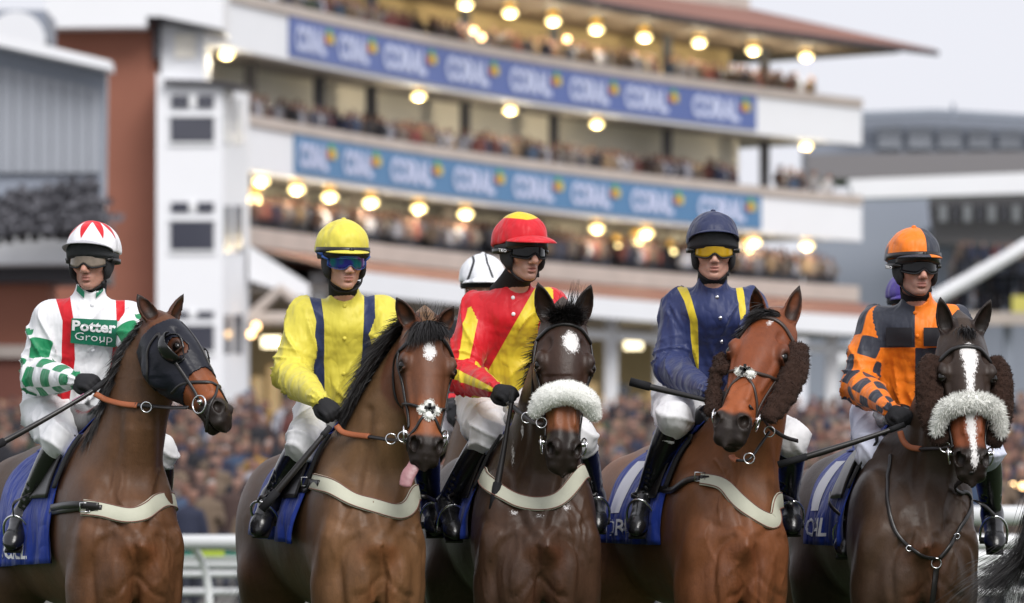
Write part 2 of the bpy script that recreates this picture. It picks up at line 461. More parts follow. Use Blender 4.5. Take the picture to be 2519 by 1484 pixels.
M['hair_black'] = plain('hair_black', (.012, .010, .010), .42, bmp=.2, bscale=200, spec=.5)
M['hair_brown'] = plain('hair_brown', (.035, .022, .015), .45, spec=.5)
M['hair_grey'] = plain('hair_grey', (.16, .14, .13), .5, spec=.5)
M['leather'] = plain('black_leather', (.014, .012, .012), .36, bmp=.15, bscale=180, spec=.5)
M['leather_brown'] = plain('brown_leather', (.045, .028, .022), .4, bmp=.15, bscale=180, spec=.5)
M['rubber_tan'] = plain('orange_rubber_grip', (.36, .11, .045), .6, bmp=.3, bscale=260)
M['steel'] = plain('steel', (.72, .72, .74), .18, metal=1, var=.05)
M['girth'] = plain('cream_webbing', (.50, .50, .40), .75, bmp=.25, bscale=240, var=.1)
M['girth_edge'] = plain('webbing_edge', (.20, .09, .07), .8)
M['fleece_white'] = plain('white_sheepskin', (.80, .80, .76), .95, bmp=.7, bscale=120, var=.08, sheen=.3)
M['fleece_brown'] = plain('brown_sheepskin', (.034, .018, .013), .95, bmp=1, bscale=130, var=.5, sheen=.05, spec=.15)
M['eye'] = plain('horse_eye', (.006, .004, .003), .12, spec=.45)
M['tongue'] = plain('tongue', (.30, .14, .15), .38, var=.3, scale=40, bmp=.5, spec=.6)
M['cloth_blue'] = cloth_mat('blue_saddle_cloth', (.007, .032, .27), rough=.6, fold=1.2)
M['cloth_white'] = plain('white_print', (.78, .78, .80), .6, var=.05)
M['boot'] = plain('black_boot_leather', (.010, .010, .011), .24, bmp=.3, bscale=30, spec=.6)
M['black'] = plain('black_fabric', (.012, .012, .014), .8, bmp=.2, bscale=200, spec=.25)
M['foam'] = plain('black_foam_padding', (.020, .020, .022), .75, bmp=.4, bscale=240, spec=.3)
M['grey_felt'] = plain('dark_grey_skull_cap', (.040, .042, .047), .8, bmp=.35, bscale=380, spec=.3)
def skin_mat(name, c):
    m, nt, b = newmat(name); f = noise(nt, 24, 4)
    base = mixc(nt, f, tuple(x*.88 for x in c), tuple(x*1.08 for x in c))
    lip = attr(nt, 'lip'); st_ = mth(nt, 'MULTIPLY', attr(nt, 'stubble'), mth(nt, 'ADD', noise(nt, 300, 2), .2)); base = mixc(nt, mth(nt, 'MULTIPLY', noise(nt, 14, 3), mth(nt, 'ADD', .0, .35)), base, (.55, .20, .15)); nt.links.new(mixc(nt, lip, mixc(nt, st_, base, (.17, .12, .10)), (.36, .13, .11)), b.inputs['Base Color'])
    setp(b, rough=.5, spec=.4, **{'Subsurface Weight': .12, 'Subsurface Scale': .01}); b.inputs['Subsurface Radius'].default_value = (1, .3, .15)
    bump(nt, b, noise(nt, 220, 2), .1, .001)
    return m
M['skin'] = skin_mat('skin_fair', (.56, .33, .25))
M['skin2'] = skin_mat('skin_ruddy', (.52, .28, .21))
# ------------------------------------------------------------------ lettering
_tc = {}
def text_mesh(s, bold=0.0, size=1.0, spacing=1.0, res=2):
    "flat lettering: (V (n,2), F), left-bottom at 0,0"
    k = (s, bold, size, spacing)
    if k in _tc: return _tc[k]
    cu = bpy.data.curves.new('lettering', 'FONT'); cu.body = s; cu.size = size; cu.offset = bold; cu.space_character = spacing; cu.resolution_u = res; cu.fill_mode = 'FRONT'
    o = bpy.data.objects.new('lettering', cu); COL.objects.link(o)
    dg = bpy.context.evaluated_depsgraph_get(); dg.update()
    me = bpy.data.meshes.new_from_object(o.evaluated_get(dg))
    bm = bmesh.new(); bm.from_mesh(me); bmesh.ops.triangulate(bm, faces=bm.faces[:])
    V = np.array([v.co[:2] for v in bm.verts]).reshape(-1, 2); F = [[v.index for v in f.verts] for f in bm.faces]
    bm.free(); bpy.data.objects.remove(o); bpy.data.curves.remove(cu); bpy.data.meshes.remove(me)
    if len(V): V = V-np.array([V[:, 0].min(), 0])
    _tc[k] = (V, F); return _tc[k]
def quad_uv(V, box):
    "fit lettering V into box (u0,v0,u1,v1)"
    lo = V.min(0); hi = V.max(0); u0, v0, u1, v1 = box
    return np.stack([u0+(V[:, 0]-lo[0])/(hi[0]-lo[0])*(u1-u0), v0+(V[:, 1]-lo[1])/(hi[1]-lo[1])*(v1-v0)], 1)
# ------------------------------------------------------------------ the racecourse: ground, stands, rails
M['grass'] = plain('turf', (.035, .060, .018), .95, var=.4, scale=3, bmp=.6, bscale=20)
M['tarmac'] = plain('terrace_concrete', (.17, .165, .16), .9, var=.2, scale=1.5)
M['white_wall'] = plain('white_painted_cladding', (.78, .79, .82), .6, var=.04, scale=.4)
M['white_rail'] = plain('white_plastic_rail', (.80, .81, .82), .4, var=.05)
M['coping'] = plain('beige_coping', (.47, .41, .37), .7, var=.2, scale=.8)
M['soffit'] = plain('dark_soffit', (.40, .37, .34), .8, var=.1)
M['copper'] = plain('brown_copper_roof', (.23, .108, .080), .7, var=.3, scale=.16, spec=.2, stretch=(1, 1, 3))
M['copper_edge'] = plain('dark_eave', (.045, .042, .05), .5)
M['brick'] = plain('red_brick', (.27, .108, .072), .9, var=.22, scale=.25)
M['brick_dark'] = plain('dark_red_brick', (.17, .065, .048), .9, var=.25, scale=.25)
M['blue_a'] = plain('violet_blue_banner', (.10, .145, .36), .5, var=.12, scale=.3)
M['blue_b'] = plain('steel_blue_banner', (.085, .205, .38), .5, var=.08, scale=.3)
M['banner_print'] = plain('banner_white_print', (.55, .60, .80), .5, var=.02)
M['ball_red'] = plain('orange_red_print', (.55, .16, .05), .5); M['ball_green'] = plain('green_print', (.10, .38, .08), .5); M['ball_yellow'] = plain('yellow_print', (.60, .48, .05), .5)
M['glassd'] = plain('dark_window_glass', (.05, .052, .07), .12, var=.3, scale=.4, spec=.7)
M['glassl'] = plain('pale_blue_window_glass', (.55, .57, .60), .15, var=.25, scale=.3, spec=.7)
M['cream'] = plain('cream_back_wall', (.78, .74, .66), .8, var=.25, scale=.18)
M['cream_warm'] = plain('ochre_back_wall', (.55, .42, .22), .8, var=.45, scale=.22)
M['post'] = plain('grey_steel_post', (.09, .09, .10), .5)
M['stand_grey'] = plain('blue_grey_cladding', (.27, .30, .36), .45, var=.14, scale=.12)
M['stand_far'] = plain('far_blue_grey_cladding', (.24, .265, .32), .6, var=.2, scale=.1)
M['lamp'] = glow('warm_lamp_glow', (1.0, .80, .36), 4.6); M['lamp_hat'] = glow('amber_lamp_shade', (.85, .50, .10), .55)
M['bulb'] = glow('amber_bulb', (1.0, .62, .28), 6.0)
M['strip'] = glow('warm_strip_light', (1.0, .86, .55), 3.2)
M['warm_pane'] = glow('lit_window', (.80, .55, .26), .32)
def thing(name, loc, label, cat, group=None): return empty(name, loc, label, cat, group)
mb = MB(); mb.grid([[(-700, -60, 0), (700, -60, 0)], [(-700, 1800, 0), (700, 1800, 0)]]); tag(mb.build('ground', M['grass'], smooth=False), kind='structure')
# plan of the big stand: distance along the curve, indexed by photo x
_fx = np.array([440, 500, 552, 676, 710, 1029, 1291, 1560, 1858, 2120, 2245.]); _fd = np.array([204.5, 207.5, 209.6, 213, 214.8, 228, 235.5, 244.5, 254, 260.5, 264.])
_fc = np.polyfit((_fx-1259.5)/1000, _fd, 4)
def fd_(u): return np.polyval(_fc, (np.asarray(u, float)-1259.5)/1000)
def plan(u, off=0.0):
    "point of the facade at photo x = u, off metres towards the course"
    d = fd_(u); p = np.array([(u-CX)*d/FPX, d]); e = 2.0; q = np.array([(u+e-CX)*fd_(u+e)/FPX, fd_(u+e)]); t = (q-p)/np.linalg.norm(q-p)
    return p+np.array([t[1], -t[0]])*off
def ribbon(mb, u0, u1, z0, z1, off0, off1, n=48, th=.15):
    "curved beam following the facade from u0 to u1; z relative to the eye"
    rows = []
    for z, o in ((z0, off0), (z1, off0), (z1, off1), (z0, off1), (z0, off0)):
        rows.append([(*plan(u, o), z+CAM_H) for u in np.linspace(u0, u1, n)])
    mb.grid(rows)
    for k in (0, -1): mb.add([rows[i][k] for i in range(4)], [(0, 1, 2, 3)])
ST = thing('grandstand', (*plan(1250), 0), 'curved white multi-storey grandstand with blue banners, copper roof and crowded balconies', 'grandstand')
U0, U1 = 505, 2120
def part(name, mat, fn, parent=None, smooth=False):
    mb = MB(); fn(mb); return mb.build(name, mat, parent or ST, smooth)
for nm, lo, hi, u1 in (('balcony_front', 19.15, 20.94, U1), ('balcony_front', 14.53, 16.30, U1)):
    part(nm, M['white_wall'], lambda m: ribbon(m, U0 if lo > 19 else 604, u1, lo, hi, 0, -.5))
    part('coping', M['coping'], lambda m: ribbon(m, U0 if lo > 19 else 604, u1-2, hi+.003, hi+.42, .12, -.3))
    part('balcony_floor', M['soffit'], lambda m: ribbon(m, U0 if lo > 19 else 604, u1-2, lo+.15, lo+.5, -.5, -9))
part('balcony_front', M['coping'], lambda m: ribbon(m, 612, 2110, 11.6, 12.35, .1, -.5))
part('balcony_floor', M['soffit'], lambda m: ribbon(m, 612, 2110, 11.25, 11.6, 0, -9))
# back walls set behind the balconies
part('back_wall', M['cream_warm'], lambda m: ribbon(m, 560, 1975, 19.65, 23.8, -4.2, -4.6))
part('back_wall', M['cream'], lambda m: ribbon(m, 560, 1975, 15.03, 19.3, -3.7, -4.1))
part('back_wall', M['cream'], lambda m: ribbon(m, 640, 1975, 11.6, 14.7, -4.6, -5))
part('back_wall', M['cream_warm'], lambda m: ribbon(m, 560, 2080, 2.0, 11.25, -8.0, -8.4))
rs = np.random.RandomState(12)
for z0, z1, off, u_, step in ((20.3, 22.4, -4.15, 640, 46), (15.7, 17.9, -3.65, 640, 44), (12.3, 13.9, -4.55, 760, 50)):
    u = u_
    while u < 1950:
        w = step*(.55+.3*rs.rand()); mt = M['glassl'] if rs.rand() < (.35 if z0 > 19 else .72) else (M['warm_pane'] if z0 > 19 or rs.rand() < .3 else M['glassd'])
        part('window', mt, lambda m: ribbon(m, u, u+w*.8, z0, z1, off, off-.1, 3)); u += step
for u in (740, 905, 1030, 1255, 1468, 1740, 1975):
    for z0, z1 in ((15.03, 19.2), (11.6, 14.6)) + (((19.6, 23.7),) if u > 1000 else ()):
        p = plan(u, -2.2 if z0 > 12 else -3); part('column', M['post'] if z0 > 12 else M['coping'], lambda m: m.box((p[0], p[1], (z0+z1)/2+CAM_H), (.24, .24, (z1-z0)/2)))
# roof
def roof(m):
    rows = []
    for off, z, e1 in ((1.6, 23.75, 2236), (1.6, 23.9, 2240), (-6, 26.0, 2100)):
        rows.append([(*plan(u, off), z+CAM_H) for u in np.linspace(1000, e1, 40)])
    m.grid(rows)
part('roof', M['copper'], roof)
part('eave', M['copper_edge'], lambda m: ribbon(m, 1000, 2238, 23.62, 23.84, 1.75, 1.55))
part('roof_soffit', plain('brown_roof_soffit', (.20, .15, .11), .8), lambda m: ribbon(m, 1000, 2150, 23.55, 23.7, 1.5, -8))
part('upper_parapet', M['coping'], lambda m: ribbon(m, 1000, 2078, 25.8, 26.45, -5.6, -6.6))
part('upper_storey', M['stand_grey'], lambda m: ribbon(m, 1500, 1960, 26.4, 28.5, -8, -14))
# copper canopy over the ground floor and its white gutter
def canopy(m):
    m.grid([[(*plan(u, o), z+CAM_H) for u in np.linspace(612, 2100, 40)] for o, z in ((.15, 11.55), (3.6, 10.65), (3.6, 10.5), (-.4, 11.2))])
part('canopy', M['copper'], canopy)
part('gutter', M['white_wall'], lambda m: ribbon(m, 640, 2110, 9.75, 10.62, 4.0, 3.62))
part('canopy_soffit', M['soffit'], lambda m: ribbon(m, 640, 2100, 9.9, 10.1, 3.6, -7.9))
part('lintel', M['white_wall'], lambda m: ribbon(m, 640, 2110, 8.95, 9.35, 2.2, 1.9))
for u in (668, 800, 960, 1130, 1405, 1530, 1640, 1800, 1960, 2085):
    p = plan(u, 2.0); part('column', M['white_wall'], lambda m: m.box((p[0], p[1], 6+CAM_H), (.30, .30, 4.6)))
for i, u in enumerate(range(640, 2080, 36)):
    part('shop_window', M['warm_pane'] if i % 3 != 1 else M['glassd'], lambda m: ribbon(m, u, u+24, 4.8, 7.6-.5*(i % 2), -7.9, -8, 3))
# white gable with its struts at the left end of the canopy
g0 = W(612, 600, 206.); 
def gable(m):
    P = [W(612, 604, 207), W(760, 700, 207), W(760, 735, 207), W(612, 690, 207)]; Q = [p+np.array([0, .5, 0]) for p in P]; m.add(P+Q, [(0, 1, 2, 3), (7, 6, 5, 4), (0, 4, 5, 1), (3, 2, 6, 7), (1, 5, 6, 2)])
part('gable', M['white_wall'], gable)
part('strut', M['coping'], lambda m: m.tube([W(622, 775, 206.5), W(690, 712, 206.5), W(770, 775, 206.5)], .22, 6))
part('strut', M['coping'], lambda m: m.tube([W(612, 785, 206.4), W(800, 785, 206.4)], .26, 6))
# banners
def banner(u0, u1, z0, z1, mt, words, label):
    b = thing('banner', (*plan((u0+u1)/2, .1), z0+CAM_H), label, 'banner', 'blue banners on the grandstand balconies')
    part('sheet', mt, lambda m: ribbon(m, u0, u1, z0, z1, .08, .03, 60), b)
    for a, c in words:
        V, F = text_mesh('CORAL', .045, spacing=.95); uv = quad_uv(V, (a, z0+.24, a+(c-a)*.80, z1-.26))
        obj('lettering', [(*plan(u, .13), z+CAM_H) for u, z in uv], F, M['banner_print'], b, False)
        cu = a+(c-a)*.90
        for k, (du, dz, mt2) in enumerate(((0, .22, 'ball_green'), (-5, -.02, 'ball_red'), (5, 0, 'ball_yellow'))):
            m2 = MB(); n = 12; ring = [(*plan(cu+du+math.cos(2*PI*i/n)*7, .12+.01*k), (z0+z1)/2+.20+dz+math.sin(2*PI*i/n)*.20+CAM_H) for i in range(n)]
            m2.add(ring, [tuple(range(n))]); m2.build('logo_dot', M[mt2], b, False)
banner(708, 1858, 19.33, 20.92, M['blue_a'], [(721, 813), (827, 918), (938, 1069), (1092, 1222), (1249, 1376), (1396, 1516), (1532, 1665), (1698, 1843)], 'upper violet blue banner with repeated white lettering on the top balcony')
banner(721, 1870, 14.72, 16.28, M['blue_b'], [(729, 818), (839, 928), (955, 1083), (1110, 1236), (1257, 1380), (1400, 1520), (1547, 1677), (1713, 1856)], 'lower steel blue banner with repeated white lettering on the middle balcony')
def lamp(x, y, dd, label, row, r=.36, en=120):
    d = fd_(x)+dd; c = W(x, y, d); e = thing('ceiling_lamp', c+np.array([0, 0, .3]), label, 'lamp', row)
    mb = MB(); mb.sphere(c, (r*.85, r*.85, r*.42), 12, 8); mb.build('bulb', M['lamp'], e)
    ld = bpy.data.lights.new('lamp_light', 'POINT'); ld.energy = en; ld.color = (1, .86, .62); ld.shadow_soft_size = .10; lo_ = bpy.data.objects.new('lamp_light', ld); COL.objects.link(lo_); lo_.parent = e; lo_.location = (0, 0, -.60)
    mb = MB(); mb.tube([c+np.array([0, 0, .30]), c+np.array([0, 0, .55])], [r*.80, r*.35], 10); mb.build('lamp_shade', M['lamp_hat'], e)
ORD = ['first', 'second', 'third', 'fourth', 'fifth', 'sixth', 'seventh', 'eighth', 'ninth', 'tenth', 'eleventh', 'twelfth', 'thirteenth']
for i, (x, y) in enumerate([(1145, 12), (1255, 32), (1361, 53), (1467, 73), (1585, 92), (1720, 105), (1853, 125), (1983, 140)]): lamp(x, y, 1.2, '%s glowing lamp from the left under the copper roof eave' % ORD[i], 'lamps under the roof eave', en=170)
for i, (x, y) in enumerate([(557, 135), (1030, 238), (1255, 272), (1468, 306), (1983, 360)]): lamp(x, y, 1.0, '%s glowing lamp from the left between the two banners' % ORD[i], 'lamps between the banners', .33, 130)
for i, (x, y) in enumerate([(642, 447), (730, 467), (811, 485), (912, 499), (1030, 514), (1145, 527), (1468, 563), (1590, 575), (1855, 597), (1985, 606)]): lamp(x, y, 1.0, '%s glowing lamp from the left under the lower banner' % ORD[i], 'lamps under the lower banner')
for i, (x, y) in enumerate([(628, 490), (1514, 608), (1564, 595), (1648, 620), (1833, 615)]): lamp(x, y, 3.5, '%s inner lamp from the left, set lower behind the front lamp row' % ORD[i], 'inner lamps under the lower banner')
for i, (x, y, w) in enumerate([(1558, 848, 30), (1640, 862, 30), (668, 842, 32)]):
    c = W(x, y, fd_(x)-1); e = thing('strip_light', c, ['wide warm strip light above the ground floor, left of the navy rider', 'warm strip light partly behind the navy rider\'s elbow', 'warm strip light beside the white bay tower'][i], 'light'); mb = MB(); mb.box(c, (w*.5*c[1]/FPX*2*.72, .2, .20)); mb.build('tube', M['strip'], e)
for i, (x, y, d) in enumerate([(1166, 76, 232), (1185, 92, 233), (1395, 97, 240), (160, 516, 168), (630, 803, 205), (618, 822, 206), (2492, 1195, 90), (2516, 1196, 90)]):
    c = W(x, y, d); e = thing('small_light', c, ['small amber light left of centre under the roof', 'fainter amber light beside the small light under the roof', 'amber light behind the crowd on the top balcony', 'small amber light low on the grey stand', 'round amber light by the white bay tower', 'fainter amber light by the white bay tower', 'round amber light right of the blaze horse', 'round amber light at the right picture edge'][i], 'light')
    mb = MB(); mb.sphere(c, .14 if d > 100 else .05, 10, 6); mb.build('bulb', M['bulb'], e)
# ---- brick tower, white block and bay windows at the left
def prism(m, pts, d, th):
    P = [W(x, y, d) for x, y in pts]; Q = [p+np.array([0, th, 0]) for p in P]; n = len(P)
    m.add(P+Q, [tuple(range(n)), tuple(range(n, 2*n))[::-1]]+[(i, i+n, (i+1) % n+n, (i+1) % n) for i in range(n)])
TW = thing('brick_tower', W(240, 1338, 208)*np.array([1, 1, 0]), 'tall red brick stair tower at the left of the grandstand', 'tower')
part('wall', M['brick'], lambda m: prism(m, [(95, 40), (386, 40), (386, 1420), (95, 1420)], 206, 12), TW)
part('drainpipe', M['copper_edge'], lambda m: prism(m, [(377, 62), (394, 62), (394, 146), (377, 146)], 205.6, .3), TW)
BL = thing('rooftop_block', W(330, 40, 205), 'white rooftop block crowning the brick tower', 'building')
part('wall', M['white_wall'], lambda m: prism(m, [(113, -60), (549, -60), (549, 72), (395, 40), (360, 40), (360, 66), (113, 68)], 204.6, 10), BL)
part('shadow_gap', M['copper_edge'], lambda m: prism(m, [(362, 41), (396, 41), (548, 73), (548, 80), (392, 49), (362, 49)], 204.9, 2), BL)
TB = thing('bay_tower', W(500, 1338, 205)*np.array([1, 1, 0]), 'white clad bay window tower beside the brick wall', 'tower')
part('wall', M['white_wall'], lambda m: prism(m, [(385, 178), (409, 195), (548, 215), (548, 1000), (385, 1000)], 203.5, 8), TB)
def slant(m, y0, y1, x0=548, x1=610, da=203.5, db=207.5, th=1.0, o=0):
    P = [W(x0, y0, da-o), W(x1, y0+(y1-y0)*.0, db-o), W(x1, y1, db-o), W(x0, y1, da-o)]; Q = [p+np.array([0, th, 0]) for p in P]; m.add(P+Q, [(0, 1, 2, 3), (7, 6, 5, 4), (0, 4, 5, 1), (3, 2, 6, 7), (1, 5, 6, 2), (0, 3, 7, 4)])
part('side_wall', M['white_wall'], lambda m: slant(m, 215, 1000), TB)
part('upper_room', M['white_wall'], lambda m: prism(m, [(396, 60), (503, 60), (503, 195), (396, 195)], 206, 4), TB)
part('upper_window', M['cream'], lambda m: prism(m, [(430, 84), (480, 84), (480, 142), (430, 142)], 205.8, .3), TB)
part('eave', M['copper_edge'], lambda m: prism(m, [(404, 194), (545, 200), (613, 214), (613, 221), (545, 210), (404, 204)], 203.1, 2), TB)
for yt0, yt1, yb0, yb1, s_ in ((235, 265, 289, 349, 0), (498, 521, 545, 615, 1), (766, 781, 802, 864, 2)):
    fr = part('window_frame', M['white_rail'], lambda m: [prism(m, [(414, yb0-7), (531, yb0-7), (531, yb0-2), (414, yb0-2)], 203.4, .1), prism(m, [(414, yb1+1), (531, yb1+1), (531, yb1+8), (414, yb1+8)], 203.4, .1), prism(m, [(466, yt0), (483, yt0), (483, yt1), (466, yt1)], 203.4, .1)] and None, TB)
    tag(fr, kind='stuff')
    for x0, x1, a, b in ((421, 464, yt0, yt1), (485, 526, yt0, yt1), (420, 526, yb0, yb1)): part('pane', M['glassd'], lambda m: prism(m, [(x0, a), (x1, a), (x1, b), (x0, b)], 203.38, .1), fr)
    for x0, x1 in ((553, 568), (576, 598)):
        d0 = 203.5+(x0-548)/62*4; d1 = 203.5+(x1-548)/62*4
        part('side_pane', M['glassl'] if s_ == 0 else M['glassd'], lambda m: slant(m, yt0+8, yb1+6, x0, x1, d0, d1, .1, .15), TB)
# ---- grey stand far left
GS = thing('grey_stand', W(100, 1338, 172)*np.array([1, 1, 0]), 'blue grey glazed stand cut by the left picture edge', 'grandstand')
part('wall', M['stand_grey'], lambda m: prism(m, [(-200, 60), (262, 160), (257, 575), (-200, 575)], 170, .8), GS)
part('gutter', M['white_wall'], lambda m: prism(m, [(-200, 38), (0, 84), (272, 150), (272, 172), (0, 112), (-200, 66)], 168.6, 1.5), GS)
M['glazing'] = plain('grey_glazing', (.30, .32, .36), .25, var=.25, scale=.25, spec=.6)
for i, x in enumerate(range(-60, 250, 31)): part('glazing_panel', M['glazing'], lambda m: prism(m, [(x, 165+x*.22), (x+29, 171+x*.22), (x+29, 425), (x, 425)], 169.8, .1), GS)
part('fascia', M['white_wall'], lambda m: prism(m, [(-200, 535), (0, 555), (150, 590), (255, 610), (255, 655), (150, 648), (0, 650), (-200, 650)], 167.5, 1.5), GS)
part('painted_shadow', M['copper_edge'], lambda m: prism(m, [(-200, 650), (262, 654), (262, 695), (-200, 695)], 169, 3), GS)  # dark panel paints in the shade under the fascia
part('brick_base', M['brick'], lambda m: prism(m, [(-200, 695), (120, 695), (120, 850), (-200, 850)], 169.5, 3), GS)
part('string_course', M['coping'], lambda m: prism(m, [(-200, 850), (386, 850), (386, 880), (-200, 880)], 169.2, 3), GS)
part('lower_brick', M['brick_dark'], lambda m: prism(m, [(-200, 880), (386, 880), (386, 1500), (-200, 1500)], 169.5, 3), GS)
part('roof_drum', M['white_wall'], lambda m: m.tube([W(40, 100, 176), W(40, 100, 180)], [1.0*.95]*2, 18), GS)
part('roof_plant', M['stand_far'], lambda m: prism(m, [(-40, 25), (113, 25), (113, 100), (-40, 100)], 182, 4), GS)
def reflected_conifer(x, y, h, d, label):  # treelike shapes added in place of the dark reflections in the stand's glass
    b = W(x, y, d); e = thing('reflection', b-np.array([0, 0, h]), label, 'reflection', 'treelike shapes standing in for reflections in the grey stand'); rs = np.random.RandomState(abs(int(x))+7); h = h*1.0
    mb = MB(); mb.tube([b-np.array([0, 0, h]), b-np.array([0, 0, h*.1])], [.16, .04], 6); mb.build('trunk', M['hair_black'], e)  # stem of the built reflection
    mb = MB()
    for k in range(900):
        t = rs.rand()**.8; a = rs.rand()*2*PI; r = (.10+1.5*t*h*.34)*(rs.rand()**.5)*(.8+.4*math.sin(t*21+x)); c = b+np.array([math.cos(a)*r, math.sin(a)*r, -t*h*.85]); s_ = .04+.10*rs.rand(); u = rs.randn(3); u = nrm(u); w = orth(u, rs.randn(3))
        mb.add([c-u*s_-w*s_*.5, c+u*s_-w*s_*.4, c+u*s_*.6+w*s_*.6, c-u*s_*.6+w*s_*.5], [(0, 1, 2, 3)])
    tag(mb.build('reflected_crown', plain('reflected_foliage', (.15, .15, .17), .9) if 'reflected_foliage' not in bpy.data.materials else bpy.data.materials['reflected_foliage'], e, False), kind='stuff')
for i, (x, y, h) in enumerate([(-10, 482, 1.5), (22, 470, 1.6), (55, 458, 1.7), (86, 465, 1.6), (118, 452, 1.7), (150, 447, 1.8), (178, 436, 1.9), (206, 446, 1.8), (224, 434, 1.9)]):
    reflected_conifer(x, y, h, 166, '%s dark treelike shape from the left standing in for a glass reflection' % ORD[i])
part('dark_glazing', M['copper_edge'], lambda m: prism(m, [(-200, 500), (60, 515), (130, 520), (255, 500), (257, 600), (-200, 560)], 167.8, .4), GS)
# ---- stands far right
FR = thing('far_stand', W(2350, 1338, 340)*np.array([1, 1, 0]), 'distant blue grey stand roof and glazing at the right', 'grandstand')
part('upper_wall', M['stand_far'], lambda m: prism(m, [(1990, 300), (2130, 280), (2300, 272), (2700, 300), (2700, 440), (1985, 440)], 340, 8), FR)
part('roof_edge', M['stand_grey'], lambda m: prism(m, [(2100, 275), (2300, 268), (2700, 292), (2700, 305), (2300, 282), (2100, 290)], 338, 1), FR)
part('middle_wall', plain('mauve_grey_cladding', (.20, .19, .20), .7), lambda m: prism(m, [(1985, 380), (2700, 370), (2700, 440), (1985, 440)], 336, 2), FR)
for i, x in enumerate(range(2160, 2640, 74)): part('window_band', M['glazing'], lambda m: prism(m, [(x, 312+i*1.5), (x+58, 312+i*1.5), (x+58, 365), (x, 365)], 339.6, .2), FR)
part('mast', M['stand_grey'], lambda m: m.tube([W(2345, 300, 338), W(2345, 255, 338)], .12, 6), FR)
NR = thing('near_right_stand', W(2350, 1338, 280)*np.array([1, 1, 0]), 'white edged stand with diagonal strut at the right picture edge', 'grandstand')
part('canopy_fascia', M['white_wall'], lambda m: prism(m, [(2088, 442), (2700, 418), (2700, 470), (2100, 488)], 285, 2), NR)
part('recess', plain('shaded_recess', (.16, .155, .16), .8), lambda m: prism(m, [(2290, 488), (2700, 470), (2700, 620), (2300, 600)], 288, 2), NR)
part('grey_wall', M['stand_grey'], lambda m: prism(m, [(1990, 486), (2310, 484), (2310, 1010), (1990, 1010)], 292, 2), NR)
part('lower_wall', M['stand_far'], lambda m: prism(m, [(2280, 560), (2700, 560), (2700, 1010), (2280, 1010)], 291, 2), NR)
part('strut', M['white_wall'], lambda m: m.tube([W(2560, 585, 280), W(2300, 735, 280)], .36, 8), NR)
part('beam', M['coping'], lambda m: prism(m, [(2240, 770), (2700, 765), (2700, 798), (2240, 800)], 281, 1), NR)
part('beam', M['white_wall'], lambda m: prism(m, [(2110, 1015), (2700, 1015), (2700, 1035), (2110, 1035)], 281, 1), NR)
part('sloping_beam', M['white_wall'], lambda m: m.tube([W(2300, 735, 281), W(2150, 830, 281), W(2050, 900, 281)], .45, 8), NR)
for x in (2150, 2222, 2405, 2480): part('column', M['white_wall'] if x < 2300 else M['stand_grey'], lambda m: prism(m, [(x-9, 800), (x+9, 800), (x+9, 1100), (x-9, 1100)], 282, 1), NR)
for i, x in enumerate(range(2310, 2600, 30)): part('window', M['glassd'] if i % 2 else M['glassl'], lambda m: prism(m, [(x, 505), (x+20, 505), (x+20, 545), (x, 545)], 287.8, .1), NR)
YS = thing('sign', W(2508, 745, 278), 'plain yellow square board on the stand at the right edge', 'sign'); part('board', plain('yellow_board', (.55, .50, .12), .6), lambda m: prism(m, [(2490, 728), (2560, 728), (2560, 768), (2490, 768)], 278, .2), YS)
# ---- terraces
TE = thing('terracing', (0, 76, 0), 'stepped concrete spectator terracing packed with people', 'terrace')
def tz_(Y): return np.clip((Y-76)/66, 0, 1)*3.3
NT = 22
for i in range(NT):
    y0 = 76+i*3.0; z = tz_(y0+1.5); part('step', M['tarmac'], lambda m: m.box((2, y0+1.5 if i < NT-1 else y0+60, z/2-.05), (46, 1.497 if i < NT-1 else 60, z/2+.06)), TE)
# ------------------------------------------------------------------ the crowd
rs = np.random.RandomState(21)
COATS = [(.030, .034, .060), (.025, .025, .030), (.065, .042, .038), (.09, .07, .06), (.15, .11, .08), (.05, .075, .13), (.13, .05, .045), (.16, .14, .13), (.05, .06, .045), (.28, .28, .32), (.10, .03, .035), (.07, .07, .09), (.30, .17, .04), (.40, .40, .44)]
CN = ['navy', 'black', 'dark brown', 'brown', 'tan', 'blue', 'rust red', 'grey', 'olive', 'pale grey', 'maroon', 'slate', 'mustard', 'white']
def crowd_mat():
    m, nt, b = newmat('spectator_clothes_and_skin'); nt.links.new(attr(nt, 'coat', 'Color'), b.inputs['Base Color']); setp(b, rough=.8, spec=.2); return m
M['spect'] = crowd_mat()
PV = []
for k in range(7):
    r2 = np.random.RandomState(k); v = Vol(axis(-.40, .40, .040), axis(-.30, .30, .040), axis(-.04, 1.86, .040)); lean = .05*r2.randn()
    for q in (-1, 1):
        v.chain([(q*.10, 0, .06), (q*.10, .01, .48), (q*.09, 0, .88)], [.065, .07, .09], .03)
        hx = q*(.24+.04*r2.rand()); hand = (q*(.10+.16*r2.rand()), -.16-.06*r2.rand(), 1.0+.45*r2.rand()*(k % 2)) if k % 3 else (q*.25, -.02, .82)
        v.chain([(q*.19, 0, 1.40), (hx, .03, 1.14), hand], [.065, .058, .042], .03)
    v.chain([(0, 0, .86), (0, 0, 1.12), (0, .0, 1.38)], [.125, .13, .125], .05, side=(1, 0, 0), ratio=1.35)
    v.bone((0, 0, 1.40), (lean, -.02, 1.56), .055, .055, .03); v.ell((lean, -.03, 1.655), (.080, .098, .118), k=.02); v.ell((lean, -.115, 1.635), (.016, .025, .022), k=.02)
    if k in (2, 5): v.ell((lean, -.02, 1.745), (.13, .14, .022), k=.02); v.ell((lean, -.02, 1.78), (.085, .095, .055), k=.02)
    V, F = v.mesh(1); PV.append((V, F, lean))
